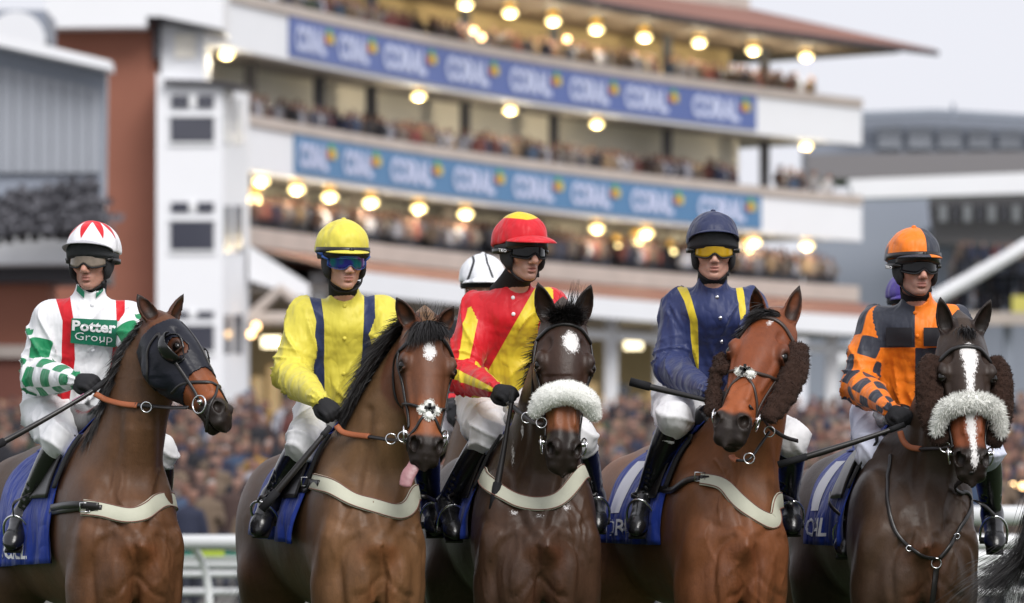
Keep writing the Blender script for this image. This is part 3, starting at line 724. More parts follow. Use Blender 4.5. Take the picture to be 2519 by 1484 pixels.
SKIN = [(.28, .155, .12), (.23, .12, .09), (.33, .20, .16), (.17, .09, .065)]; HAIR = [(.05, .03, .02), (.02, .015, .012), (.22, .15, .08), (.30, .29, .28)]
def person_cols(k, c, s_, h):
    V, F, lean = PV[k]; col = np.tile(np.array(COATS[c]), (len(V), 1)); z = V[:, 2]
    col[z < .86] = np.array([.02, .022, .03])*(1+.8*(c % 3))
    hd = z > 1.535; col[hd] = SKIN[s_]; hair = hd & ((z > 1.715) | (V[:, 1] > -.01)); col[hair] = HAIR[h] if k not in (2, 5) else COATS[(c+3) % 6]
    return col
spots = []
# balconies: (z of floor relative to eye, u range)
for lvl, (zf, u0, u1, rows_, dens) in enumerate(((20.55, 700, 2040, 2, .8), (15.95, 668, 1850, 2, .85), (15.95, 1990, 2085, 2, .9), (11.95, 620, 2090, 3, .85))):
    for r_ in range(rows_):
        u = u0+rs.rand()*5
        while u < u1:
            if rs.rand() < dens*1.15*(math.sin(u*.055+lvl*2+1.5*math.sin(u*.013))+.45 > 0): p = plan(u, -.8-r_*.85-.2*rs.rand()); spots.append((p[0], p[1], zf+CAM_H+.22*r_, u, 0, ['top', 'middle', 'middle', 'lower'][lvl]))
            u += 7.5+3*rs.rand()
nb_ = len(spots)
side = [(W(x, y, 283-.0)[0], 283.-k, W(x, y, 283.)[2]-1.2, x, 2, 'side') for k, y in enumerate((745, 705, 665, 630)) for x in np.arange(2320+k*9, 2700, 15.) if rs.rand() < .8]
gaps = [(395, 610), (1430, 1570), (1940, 2125), (2425, 2560)]
side0 = []
for i in range(NT+14):
    Y = 77.2+i*3.0; x = -13.5*Y/134; xe = -x
    for sub in (0, 1.4):
        x = -13.5*(Y+sub)/134+rs.rand()*.5
        while x < xe:
            px = CX+x*FPX/(Y+sub)
            if rs.rand() < .70: (spots if any(a < px < b for a, b in gaps) else side0).append((x, Y+sub+.3*rs.randn()*.5, tz_(Y+1.3)+.01, px, 1, 'terrace'))
            x += .60+.35*rs.rand()
n_vis = len(spots)
spots = spots+side+[p for i_, p in enumerate(side0) if i_ % 2 == 0]
vis = sorted(range(n_vis), key=lambda i: spots[i][1]+(0 if spots[i][4] else -0.0))
ind = set(vis[:150]) | set([i for i in range(nb_)][::max(1, nb_//140)])
ind = set(list(ind)[:296])
cache = {}; bigV = []; bigF = []; bigC = []; nv = 0
for i, (x, Y, z, px, t_, wh) in enumerate(spots):
    k = rs.randint(7); c = min(int(abs(rs.randn())*4.2), 13) if rs.rand() < .85 else rs.randint(14); s_ = rs.randint(3); h = rs.randint(4); sc_ = .94+.1*rs.rand(); ro = rs.randn()*.35; c = c if t_ or rs.rand() < .4 else rs.choice([3, 4, 6, 9, 7, 11, 13])
    V, F, lean = PV[k]
    if i in ind:
        key = (k, c, s_, h)
        if key not in cache:
            me = mesh_np('spectator', V, F, True); a = me.attributes.new('coat', 'FLOAT_COLOR', 'POINT'); c4 = np.ones((len(V), 4), np.float32); c4[:, :3] = person_cols(*key); a.data.foreach_set('color', c4.ravel()); me.materials.append(M['spect']); cache[key] = me
        o = bpy.data.objects.new('person', cache[key]); COL.objects.link(o); o.location = (x, Y, z); o.rotation_euler = (0, 0, ro); o.scale = (sc_,)*3
        if wh == 'terrace':
            ga = min(range(4), key=lambda g: abs(px-sum(gaps[g])/2)); dp = 'lowest rows' if Y < 92 else ('lower rows' if Y < 108 else ('middle rows' if Y < 124 else 'upper rows'))
            lb = '%s-coated spectator%s, %s of terrace %s' % (CN[c], ' in a hat' if k in (2, 5) else '', dp, ['right of the hooded horse', 'between the red and navy riders', 'between the navy and orange riders', 'at the right edge'][ga])
        else:
            wd = min(7, max(0, int((px-700)/146))); lb = '%s-coated spectator%s on %s balcony near banner word %s' % (CN[c], ' in a hat' if k in (2, 5) else '', wh, ['one', 'two', 'three', 'four', 'five', 'six', 'seven', 'eight'][wd])
        tag(o, lb, 'spectator', 'spectators watching from the terrace' if wh == 'terrace' else 'spectators on the balconies')
    else:
        R_ = np.array([[math.cos(ro), -math.sin(ro)], [math.sin(ro), math.cos(ro)]]); Q = V*sc_; Q = np.concatenate([Q[:, :2] @ R_.T+[x, Y], Q[:, 2:]+z], 1)
        bigV.append(Q); bigF.append(F+nv); bigC.append(person_cols(k, c, s_, h)); nv += len(V)
print('crowd', len(spots), 'individual', len(ind))
if bigV: tag(obj('crowd', np.concatenate(bigV), np.concatenate(bigF), M['spect'], cols={'coat': np.concatenate(bigC)}, loc=(0, 100, 0)), 'dense blurred crowd of spectators filling balconies and terraces', 'crowd', kind='stuff')
# ------------------------------------------------------------------ running rails
def rail_fence(Y, x0, x1, z, r, label, step=2.6, second=None, skew=0.0):
    e = thing('running_rail', ((x0+x1)/2, Y, 0), label, 'rail', 'white running rails'); 
    mb = MB(); mb.tube([(x0, Y-skew, z), (x1, Y+skew, z)], r, 14); mb.build('top_rail', M['white_rail'], e)
    if second: mb = MB(); mb.tube([(x0, Y+.02-skew, second), (x1, Y+.02+skew, second)], r*.62, 10); mb.build('lower_rail', M['white_rail'], e)
    x = x0+.8
    while x < x1:
        mb = MB(); mb.tube(catmull([(x, Y+.02, z), (x+.10, Y+.14, z-.10), (x+.17, Y+.22, z-.32), (x+.19, Y+.25, .45), (x+.19, Y+.25, 0)], 14), .032, 8); mb.build('post', M['white_rail'], e); x += step
rail_fence(44, -3.45, 7.5, 1.165, .058, 'near white running rail with swan neck posts behind the horses', second=None, step=2.75)
rail_fence(52, -4.6, 9, 1.03, .050, 'second white running rail further behind the horses', second=.86, step=2.1)
rail_fence(43.0, 3.55, 5.2, 1.375, .074, 'thick white rail end at the right picture edge', step=.9)
rail_fence(60, -5, 10, .93, .06, 'far white rail close to the terraces', second=.62, step=1.6)
# advertising and marshals' yellow tabards on the rail
e = thing('barrier_board', W(520, 1360, 50), 'green and yellow strip hanging between the white rails', 'board', None); mb = MB(); mb.box(W(505, 1362, 50), (.40, .02, .022)); mb.build('green_strip', plain('green_strip', (.02, .14, .10), .7), e, False); mb = MB(); mb.box(W(520, 1362, 49.8), (.12, .02, .03)); mb.build('yellow_strip', plain('yellow_green_strip', (.35, .45, .05), .7), e, False)
# ------------------------------------------------------------------ horses
HT = np.array([-.06, .0, .05, .10, .15, .20, .26, .32, .38, .44, .50, .545, .58, .605])       # distance down the head
HFt = np.array([.020, .050, .064, .074, .079, .080, .076, .069, .061, .053, .050, .046, .030, .008])  # front profile
HBk = np.array([-.10, -.14, -.165, -.18, -.19, -.195, -.188, -.160, -.118, -.092, -.082, -.078, -.070, -.045])
HWd = np.array([.058, .080, .096, .107, .112, .109, .096, .083, .071, .063, .063, .065, .057, .034])
def sstep(x, a, b):
    t = np.clip((x-a)/(b-a), 0, 1); return t*t*(3-2*t)
class Horse: pass
def make_horse(cfg):
    H = Horse(); H.cfg = cfg
    O = np.array([cfg['O'][0], cfg['O'][1], 0.0]); psi = math.radians(cfg['yaw'])
    Fw = np.array([math.sin(psi), -math.cos(psi), 0]); S = np.array([math.cos(psi), math.sin(psi), 0])
    R = np.stack([S, -Fw, [0, 0, 1]], 1)           # local -> world
    H.O, H.F, H.S, H.R = O, Fw, S, R
    cam0 = np.array([0, 0, CAM_H])
    def at(px, py, a):
        d = np.array([(px-CX)/FPX, 1, -(py-HY)/FPX]); t = (a+(O-cam0).dot(Fw))/d.dot(Fw); return cam0+d*t
    def tl(P): return (np.asarray(P)-O) @ R
    def tw(P): return np.asarray(P) @ R.T+O
    H.at, H.tl, H.tw = at, tl, tw
    fine = cfg.get('fine', .0052); coarse = cfg.get('coarse', .019)
    wsc = cfg.get('w', 1.0)
    P0 = tl(at(*cfg['poll'])); P1 = tl(at(*cfg['muzzle']))
    L = np.linalg.norm(P1-P0); u = (P1-P0)/L; sc = L/.60
    nh = np.array(cfg['n']); nh = np.array([nh[0], -nh[1], nh[2]])      # given as (right, toward camera, up)
    n = orth(u, nh); s = np.cross(n, u)
    if s[0] < 0: s = -s
    H.P0, H.u, H.n, H.s, H.sc = P0, u, n, s, sc
    def hl(P):                                        # local -> head coordinates (s, n, t)
        Q = (P-P0)/sc; return np.stack([Q @ s, Q @ n, Q @ u], -1)
    def hp(a, b, c): return P0+(s*a+n*b+u*c)*sc       # head -> local
    H.hl, H.hp = hl, hp
    H.hw = lambda a, b, c: tw(hp(a, b, c))
    # grid, fine around the head
    ears = [tl(at(*e[:3])) for e in cfg['ears']]
    hb = np.array([hp(a, b, c) for a in (-.12, .12) for b in (-.2, .09) for c in (-.05, .62)]+ears)
    lo = hb.min(0)-.01; hi = hb.max(0)+.01
    xs = axis(-.42, .42, coarse, [(lo[0], hi[0])], fine) if lo[0] > -.42 and hi[0] < .42 else axis(min(-.42, lo[0]-.03), max(.42, hi[0]+.03), coarse, [(lo[0], hi[0])], fine)
    ys = axis(min(lo[1]-.03, -.62), 1.56, coarse, [(lo[1], hi[1])], fine*1.15)
    zs = axis(-.02, hi[2]+.04, coarse, [(lo[2], hi[2])], fine)
    v = Vol(xs, ys, zs)
    # trunk
    ta = np.array([-1.42, -1.34, -1.20, -1.0, -.75, -.45, -.15, .05, .20, .32, .41, .47])
    tz = np.array([1.22, 1.22, 1.26, 1.26, 1.225, 1.21, 1.22, 1.20, 1.17, 1.15, 1.14, 1.14])
    tx = np.array([.05, .16, .23, .262, .285, .285, .250, .218*wsc, .205*wsc, .182*wsc, .145*wsc, .05])*np.array([.9]*7+[1.0]*5)
    th = np.array([.08, .20, .29, .32, .33, .34, .355, .335, .29, .235, .18, .07])
    def trunk(X, Y, Z):
        a = -Y; zc = np.interp(a, ta, tz); hx = np.interp(a, ta, tx); hz = np.interp(a, ta, th)
        q = np.sqrt((X/hx)**2+((Z-zc)/hz)**2)+0*Y
        d = (q-1)*np.minimum(hx, hz)
        e = np.maximum(a-.47, 0)+np.maximum(-1.42-a, 0)
        return d+e
    v.put(trunk, (-.32, -.47, .8), (.32, 1.42, 1.62), .02)
    v.bone((0, -.02, 1.47), (0, .38, 1.46), .12, .10, .10)                     # withers
    for sx in (-1, 1):
        v.ell((sx*.148*wsc, -.18, 1.17), (.082, .19, .28), k=.07)               # shoulder
        v.ell((sx*.168*wsc, -.335, 1.13), (.060, .070, .10), k=.05)             # point of shoulder
        v.ell((sx*.078*wsc, -.385, 1.005), (.084*wsc, .085, .165), k=.030)          # pectorals with the crease between
        v.ell((sx*.158*wsc, -.27, .96), (.080, .12, .19), k=.045)                # upper arm
        v.chain([(sx*.150*wsc, -.23, .98), (sx*.15*wsc, -.22, .80), (sx*.155, -.24, .62), (sx*.16, -.25, .50)], [.082, .074, .055, .047], .05)
        v.chain([(sx*.16, -.25, .50), (sx*.158, -.24, .34), (sx*.158, -.24, .20), (sx*.158, -.28, .10)], [.047, .034, .036, .033], .02)
        v.bone((sx*.158, -.28, .09), (sx*.158, -.31, .035), .045, .062, .01)
        v.ell((sx*.155, 1.10, 1.16), (.145, .27, .34), k=.08)                   # quarter
        v.chain([(sx*.17, .98, 1.0), (sx*.175, 1.05, .82), (sx*.165, 1.22, .64), (sx*.16, 1.30, .54)], [.15, .11, .065, .05], .06)
        v.chain([(sx*.16, 1.30, .54), (sx*.158, 1.24, .36), (sx*.158, 1.21, .2), (sx*.158, 1.16, .10)], [.05, .035, .038, .034], .02)
        v.bone((sx*.158, 1.15, .09), (sx*.158, 1.12, .035), .045, .06, .01)
    v.ell((0, -.440, 1.150), (.06, .04, .055), k=.05)                          # breastbone
    # neck
    nk = [(tl(at(*q[:3])), q[3], q[4]) for q in cfg['neck']]
    pts = np.array([q[0] for q in nk]); rl = np.array([q[1] for q in nk]); rd = np.array([q[2] for q in nk])
    sides = [np.cross(nrm(pts[min(i+1, len(pts)-1)]-pts[max(i-1, 0)]), (1, 0, 0) if i < len(pts)-2 else s) for i in range(len(pts))]
    v.chain(pts, rl, .075, 42, sides=sides, ratios=rd/rl)
    H.neck = pts
    for q in cfg.get('ridges', []):                                             # muscle and windpipe ridges down the neck
        v.bone(tl(at(*q[:3])), tl(at(*q[3:6])), q[6], q[6]*.9, .045)
    # head
    def head(X, Y, Z):
        X = X-P0[0]; Y = Y-P0[1]; Z = Z-P0[2]
        A = (X*s[0]+Y*s[1]+Z*s[2])/sc; B = (X*n[0]+Y*n[1]+Z*n[2])/sc; T = (X*u[0]+Y*u[1]+Z*u[2])/sc
        f = np.interp(T, HT, HFt); b = np.interp(T, HT, HBk); w = np.interp(T, HT, HWd)
        c = f*.45+b*.55; hf = np.where(B > c, f-c, c-b); w = w*(1-.42*sstep(c-B, 0, .12))*(1-.10*sstep(B-c, .02, .13))
        e = 2.35
        q = ((np.abs(A)/w)**e+(np.abs(B-c)/hf)**e)**(1/e)
        d = (q-1)*np.minimum(w, hf)
        dt = np.maximum(T-HT[-1], 0)+np.maximum(HT[0]-T, 0)
        return (d+dt*.8)*sc
    bb = np.array([hp(a, b, c) for a in (-.11, .11) for b in (-.21, .09) for c in (-.07, .62)])
    v.put(head, bb.min(0), bb.max(0), .035, pad=.03)
    HA = np.stack([s, n, u])
    def hell(c, r, k=.012, op='u', ax=None): v.ell(hp(*c), np.array(r)*sc, HA if ax is None else ax, k*sc, op)
    for q in (-1, 1):
        hell((q*.060, -.11, .20), (.030, .075, .100), .02)                      # jowl
        hell((q*.094, .026, .180), (.021, .034, .040), .026)                    # brow over the eye
        v.bone(hp(q*.074, .012, .235), hp(q*.060, .012, .36), .017*sc, .010*sc, .012*sc)   # facial crest
        v.bone(hp(q*.088, -.01, .17), hp(q*.070, -.03, .02), .018*sc, .020*sc, .02*sc)     # cheek arch
        hell((q*.075, .048, .115), (.020, .018, .030), .014, 's')               # hollow over the eye
        hell((q*.118, .026, .202), (.017, .023, .023), .007, 's')               # socket
        v.bone(hp(q*.104, .048, .182), hp(q*.111, .008, .184), .0075*sc, .0065*sc, .008*sc)  # upper lid
        v.bone(hp(q*.102, .047, .222), hp(q*.107, .010, .223), .006*sc, .006*sc, .008*sc)  # lower lid
        v.bone(hp(q*.030, .045, .30), hp(q*.034, .042, .44), .012*sc, .010*sc, .012*sc)    # nasal edge
        hell((q*.046, .010, .525), (.024, .036, .046), .014)                    # nostril wing
        hell((q*.034, .042, .535), (.016, .014, .026), .010)
        hell((q*.053, .028, .542), (.016, .021, .027), .006, 's')               # nostril
        hell((q*.043, .045, .556), (.009, .012, .022), .004, 's')
        hell((q*.030, -.018, .592), (.026, .030, .020), .014)                   # upper lip
    hell((0, -.066, .565), (.036, .026, .036), .012)                            # chin
    op = cfg.get('mouth', .0045)
    hell((0, -.046, .575), (.068, op, .085), .004, 's')                         # mouth
    # ears
    H.ear = []
    for (ex, ey, ea, on), q in zip(cfg['ears'], (-1, 1)):
        base = hp(q*.056, -.012, .000); tip = tl(at(ex, ey, ea)); el = np.linalg.norm(tip-base); eu = (tip-base)/el
        on = np.array([on[0], -on[1], on[2]]); en = orth(eu, on); es = np.cross(en, eu)
        H.ear.append((base, eu, en, es, el))
        ht = np.array([-.05, .0, .12, .30, .50, .70, .85, .96, 1.02]); wt = np.array([.026, .027, .033, .0385, .036, .027, .0165, .006, .001])*cfg.get('earw', 1.0)
        def ear(X, Y, Z, inner=False):
            X = X-base[0]; Y = Y-base[1]; Z = Z-base[2]
            T = (X*eu[0]+Y*eu[1]+Z*eu[2])/el; A = X*es[0]+Y*es[1]+Z*es[2]; B = X*en[0]+Y*en[1]+Z*en[2]
            w = np.interp(T, ht, wt)
            cur = .012*np.sin(np.clip(T, 0, 1)*3.0)
            if inner:
                w = np.maximum(w-.0075, .0003); B = B-.012+cur*.3; B = np.where(B > 0, B*.45, B); bt = .72
            else: bt = .62; B = B+cur*.3
            d = (np.sqrt((A/w)**2+(B/(w*bt))**2)-1)*w*bt
            if inner: d = d+np.maximum(.16-T, 0)*.12
            return d+np.maximum(T-1.02, 0)*el+np.maximum(-.05-T, 0)*el
        lo_ = np.minimum(base, tip)-.04; hi_ = np.maximum(base, tip)+.04
        v.put(ear, lo_, hi_, .012, pad=.0)
        v.put(lambda X, Y, Z: ear(X, Y, Z, True), lo_, hi_, .003, 's', pad=.0)
    v.put(lambda X, Y, Z: .0035*wob(X, Y, Z, 21, 2)+.004*wob(X, Y, Z, 9, 4), (-.4, -.6, .3), (.4, 1.5, 1.75), op='d')
    if 'extra' in cfg: cfg['extra'](H, v)
    V, F = v.mesh(2)
    if cfg.get('relief'):
        VW = tw(V); a_ = V[F[:, 2]]-V[F[:, 0]]; b_ = V[F[:, 3]]-V[F[:, 1]]; fn_ = np.cross(a_, b_); N = np.stack([sum(np.bincount(F[:, k], fn_[:, d], len(V)) for k in range(4)) for d in range(3)], 1); N /= np.linalg.norm(N, axis=1, keepdims=True)+1e-9
        fr = sstep(-(N @ (R.T @ np.array([0, 1., 0]))), .05, .4)
        qx = CX+VW[:, 0]*FPX/VW[:, 1]; qy = HY-(VW[:, 2]-CAM_H)*FPX/VW[:, 1]; D = np.zeros(len(V)); near = V[:, 1] < .1
        for pts_, w_, am in cfg['relief']:
            best = np.full(len(V), 1e9); P_ = catmull([(*p, 0) for p in pts_], max(4, 3*len(pts_)))[:, :2]
            for i in range(len(P_)-1):
                ab = P_[i+1]-P_[i]; t_ = np.clip(((qx-P_[i, 0])*ab[0]+(qy-P_[i, 1])*ab[1])/(ab.dot(ab)+1e-9), 0, 1); best = np.minimum(best, np.hypot(qx-P_[i, 0]-ab[0]*t_, qy-P_[i, 1]-ab[1]*t_))
            D += am*np.exp(-(best/w_)**2)
        V = V+N*(D*fr*near)[:, None]
    # colours
    hc = hl(V); nz0 = wob(V[:, 0], V[:, 1], V[:, 2], 30, 3)*.012; inh = (hc[:, 2] > -.05)*(hc[:, 2] < .64)*sstep(.15-np.abs(hc[:, 0])+nz0, 0, .02)*(hc[:, 1] < .11)*sstep(hc[:, 1]-np.interp(hc[:, 2], HT, HBk)+nz0, -.03, .012)
    wh = sstep(hc[:, 2], -.06, .08)*inh
    c = cfg['col']; A = lambda k: np.array(c[k])
    col = np.tile(A('body'), (len(V), 1))
    def mixm(w, k):
        nonlocal col
        col = col*(1-w[:, None])+A(k)*w[:, None]
    nz = wob(V[:, 0], V[:, 1], V[:, 2], 11, 7)*.5+.5; n2 = wob(V[:, 0], V[:, 1], V[:, 2], 27, 9)*.5+.5
    mixm(sstep(V[:, 1], .25, .9)*.9, 'croup')
    mixm(sstep(-V[:, 1], .15, .42)*sstep(1.40-V[:, 2], 0, .2)*(.6+.4*nz), 'chest')
    mixm((sstep(-V[:, 1], .38, .48)*sstep(1.17-V[:, 2], 0, .05)*sstep(.12-np.abs(V[:, 0]), 0, .08))*.6*n2, 'warm')
    mixm(sstep(V[:, 2], 1.30, 1.55)*sstep(-V[:, 1], .0, .15)*.9, 'neck')
    mixm(sstep(.80-V[:, 2], 0, .15), 'leg')
    mixm(wh, 'head')
    mixm(wh*sstep(hc[:, 2], .30, .42)*(.55+.45*sstep(hc[:, 1], -.06, .03)), 'nose')
    ring = np.exp(-(((np.abs(hc[:, 0])-.105)/.022)**2+((hc[:, 1]-.028)/.032)**2+((hc[:, 2]-.2)/.034)**2))
    mixm(np.clip(ring*1.3, 0, 1)*wh, 'muzzle')
    mixm(wh*sstep(hc[:, 2]+.25*np.maximum(0, np.abs(hc[:, 0])-.02)-.12*np.minimum(0, hc[:, 1])+.02*(nz-.5), cfg.get('mz', .495), cfg.get('mz', .495)+.04), 'muzzle')
    mz_ = (hc[:, 2] > .44)*(hc[:, 2] < .74)*(np.abs(hc[:, 0]) < .11)*(hc[:, 1] > -.165)*(hc[:, 1] < .10); mixm(mz_*sstep(hc[:, 2]-.5*np.minimum(0, hc[:, 1]+.02)+.012*(nz-.5), cfg.get('mz', .495)+.015, cfg.get('mz', .495)+.05), 'muzzle')
    for (base, eu, en, es, el) in H.ear:
        D = V-base; T = D @ eu/el; B = D @ en; AA = D @ es
        near = (T > .03)*(T < 1.1)*(np.abs(AA) < .05)*(np.abs(B) < .04)
        inner = near*sstep(T, .1, .2)*sstep(B+.012*np.cos(T*3), -.012, -.004)*sstep(.034-np.abs(AA), 0, .012)
        near = near*1.0; mixm(near, 'ear'); mixm(inner*.85, 'earin'); mixm(near*sstep(T, .74, .92), 'muzzle')
    white = np.full(len(V), -.1)
    if 'white' in cfg:
        white = np.where((hc[:, 1] > -.02)*inh > 0, cfg['white'](hc[:, 0], hc[:, 2], hc[:, 1]), -.1)
    if 'foam' in cfg:
        VW = tw(V); qx = CX+VW[:, 0]*FPX/VW[:, 1]; qy = HY-(VW[:, 2]-CAM_H)*FPX/VW[:, 1]
        for fx, fy, rx, ry in cfg['foam']: white = np.maximum(white, np.where(V[:, 1] < -.1, (1-np.hypot((qx-fx)/rx, (qy-fy)/ry))*.016-.006, -.1))
    col = np.clip(col, 0, 1)
    VW = tw(V); H.V, H.Fc, H.bvh = VW, F, bvh_of(VW, F)
    e = empty('horse', O, cfg['label'], 'horse', 'racehorses lined up side by side'); H.e = e
    H.body = obj('body', VW, F, coat_mat('coat_'+cfg['key'], cfg.get('rough', .42)), e, attrs={'white': white}, cols={'coat': col})
    if not cfg.get('simple'):
        for q in (-1, 1):
            mb = MB(); mb.sphere(H.hw(q*.0965, .027, .2015), .0215*sc, 16, 10)
            o = mb.build('eye', M['eye'], e)
    return H
def mane(H, pts, dirs, lens, n, mat, name='mane', width=.005, drop=.35, jit=.18, seed=1, seg=4):
    "hair rooted along a line of world points"
    rs = np.random.RandomState(seed); P = catmull(pts, 60); D = catmull(dirs, 60); LL = np.interp(np.linspace(0, 1, 60), np.linspace(0, 1, len(lens)), lens)
    roots = []; ds = []; ls = []
    for i in range(n):
        k = rs.randint(60); q = P[k]+rs.randn(3)*.010; p_, nn = snap(H.bvh, q, -.004)
        roots.append(p_); ds.append(D[k]); ls.append(LL[k]*(.6+.55*rs.rand()))
    mb = MB(); hairs(mb, roots, ds, ls, width, drop, seg, jit, rs)
    return mb.build(name, mat, H.e)
BAY = dict(body=(0.109, 0.050, 0.024), croup=(0.088, 0.050, 0.030), chest=(0.140, 0.062, 0.026), warm=(0.198, 0.073, 0.030), neck=(0.130, 0.067, 0.033), leg=(0.021, 0.012, 0.008), head=(0.104, 0.034, 0.016), nose=(0.229, 0.065, 0.020), muzzle=(0.021, 0.014, 0.011), ear=(0.073, 0.028, 0.015), earin=(0.012, 0.008, 0.006))
def ell_mark(s0, t0, rs_, rt): return lambda s, t, n: (1-np.sqrt(((s-s0)/rs_)**2+((t-t0)/rt)**2))*min(rs_, rt)
def blaze(s, t, n):
    c = .004*np.sin(t*14); w = np.interp(t, [.05, .085, .12, .17, .25, .33, .42, .50, .56, .60], [-.02, .028, .036, .026, .015, .018, .020, .012, .016, -.01])
    return w-np.abs(s-c)
def dark(**k):
    d = dict(BAY); d.update(k); return d
HC = []
HC.append(dict(key='hooded', label='brown bay horse in a black blinker hood, leftmost, its muzzle turned right', O=(-1.66, 22.35), yaw=19, w=.97,
    poll=(404, 796, .42), muzzle=(556, 1044, .76), n=(.66, .60, .42),
    neck=[(262, 1235, 0.02, 0.165, 0.300), (300, 1130, 0.12, 0.150, 0.250), (338, 1000, 0.22, 0.125, 0.200), (372, 890, 0.31, 0.100, 0.155), (402, 835, 0.37, 0.085, 0.120)],
    ears=[(336, 722, .42, (0.104, 0.774, 0.132)), (452, 722, .36, (0.624, 0.688, 0.066))],
    col=dark(body=(0.088, 0.045, 0.025), croup=(0.078, 0.050, 0.034), chest=(0.120, 0.057, 0.028), neck=(0.102, 0.055, 0.030), nose=(0.270, 0.082, 0.026), head=(0.125, 0.043, 0.018)), mz=.475))
HC.append(dict(key='star_bay', label='bay horse with a white star on its forehead and its tongue hanging out', O=(-.640, 22.30), yaw=13, w=.93,
    poll=(1050, 806, .44), muzzle=(1046, 1136, .72), n=(.04, 1, .5),
    neck=[(905, 1190, 0.02, 0.165, 0.300), (925, 1100, 0.12, 0.150, 0.250), (965, 1000, 0.22, 0.125, 0.200), (1010, 900, 0.31, 0.100, 0.155), (1040, 845, 0.37, 0.085, 0.120)],
    ears=[(974, 730, .44, (-.35, 1, 0)), (1117, 752, .44, (.4, 1, .1))], mouth=.012,
    white=ell_mark(-.004, .150, .026, .044), mz=.485,
    col=dark(body=(0.099, 0.057, 0.034), chest=(0.148, 0.080, 0.040), neck=(0.148, 0.090, 0.048), head=(0.104, 0.044, 0.024), nose=(0.207, 0.072, 0.029))))
HC.append(dict(key='dark_star', label='dark brown horse with a diamond star and a thick round white sheepskin noseband', O=(.069, 22.30), yaw=8, w=1.10, foam=[(1265, 1262, 16, 9), (1330, 1268, 14, 8), (1395, 1250, 15, 12), (1262, 1120, 5, 40), (1285, 1060, 4, 30)],
    poll=(1388, 792, .42), muzzle=(1386, 1150, .66), n=(.0, 1, .42),
    neck=[(1330, 1230, 0.02, 0.165, 0.300), (1335, 1130, 0.12, 0.150, 0.250), (1350, 1010, 0.22, 0.125, 0.200), (1372, 900, 0.31, 0.100, 0.155), (1386, 845, 0.37, 0.085, 0.120)],
    ears=[(1322, 693, .42, (-.3, 1, 0)), (1455, 698, .42, (.3, 1, 0))], earw=1.1,
    white=lambda s, t, n: np.maximum(.028-np.hypot(np.abs(s-.016)*.8, np.abs(t-.115)*.6), -.1), mz=.445, rough=.36,
    col=dark(body=(0.050, 0.029, 0.020), croup=(0.078, 0.058, 0.045), chest=(0.064, 0.034, 0.021), warm=(0.104, 0.039, 0.020), neck=(0.050, 0.031, 0.020), head=(0.037, 0.019, 0.013), nose=(0.208, 0.073, 0.030), ear=(0.025, 0.013, 0.009))))
HC.append(dict(key='bright_bay', label='bright bay horse turning its head left, brown sheepskin on its cheek', O=(.84, 22.35), yaw=12, w=.92,
    poll=(1902, 792, .40), muzzle=(1788, 1078, .76), n=(-.46, .85, .38),
    neck=[(1790, 1220, 0.02, 0.165, 0.300), (1822, 1110, 0.12, 0.150, 0.250), (1860, 990, 0.22, 0.125, 0.200), (1892, 900, 0.31, 0.100, 0.155), (1902, 845, 0.37, 0.085, 0.120)],
    ears=[(1858, 704, .42, (-.6, .8, 0)), (1967, 701, .40, (-.05, 1, 0))],
    white=ell_mark(.016, .07, .010, .018), mz=.49,
    col=dark(body=(0.140, 0.062, 0.029), croup=(0.198, 0.099, 0.054), chest=(0.156, 0.058, 0.024), neck=(0.177, 0.069, 0.029), head=(0.177, 0.050, 0.018), nose=(0.229, 0.065, 0.021), ear=(0.135, 0.043, 0.018), warm=(0.156, 0.052, 0.023))))
HC.append(dict(key='blaze_dark', label='nearly black horse with a long white blaze and a ragged white noseband', O=(1.612, 22.35), yaw=6, w=1.10,
    poll=(2368, 822, .42), muzzle=(2392, 1172, .68), n=(.03, 1, .42),
    neck=[(2275, 1240, 0.02, 0.165, 0.300), (2290, 1130, 0.12, 0.150, 0.250), (2318, 1020, 0.22, 0.125, 0.200), (2350, 920, 0.31, 0.100, 0.155), (2366, 870, 0.37, 0.085, 0.120)],
    ears=[(2312, 728, .42, (-.15, 1, 0)), (2439, 734, .42, (.35, 1, 0))], earw=.95,
    white=blaze, mz=.475, rough=.38,
    col=dark(body=(0.045, 0.029, 0.021), croup=(0.050, 0.034, 0.028), chest=(0.068, 0.040, 0.025), warm=(0.146, 0.052, 0.023), neck=(0.048, 0.032, 0.022), head=(0.035, 0.023, 0.018), nose=(0.208, 0.060, 0.023), ear=(0.023, 0.015, 0.013))))
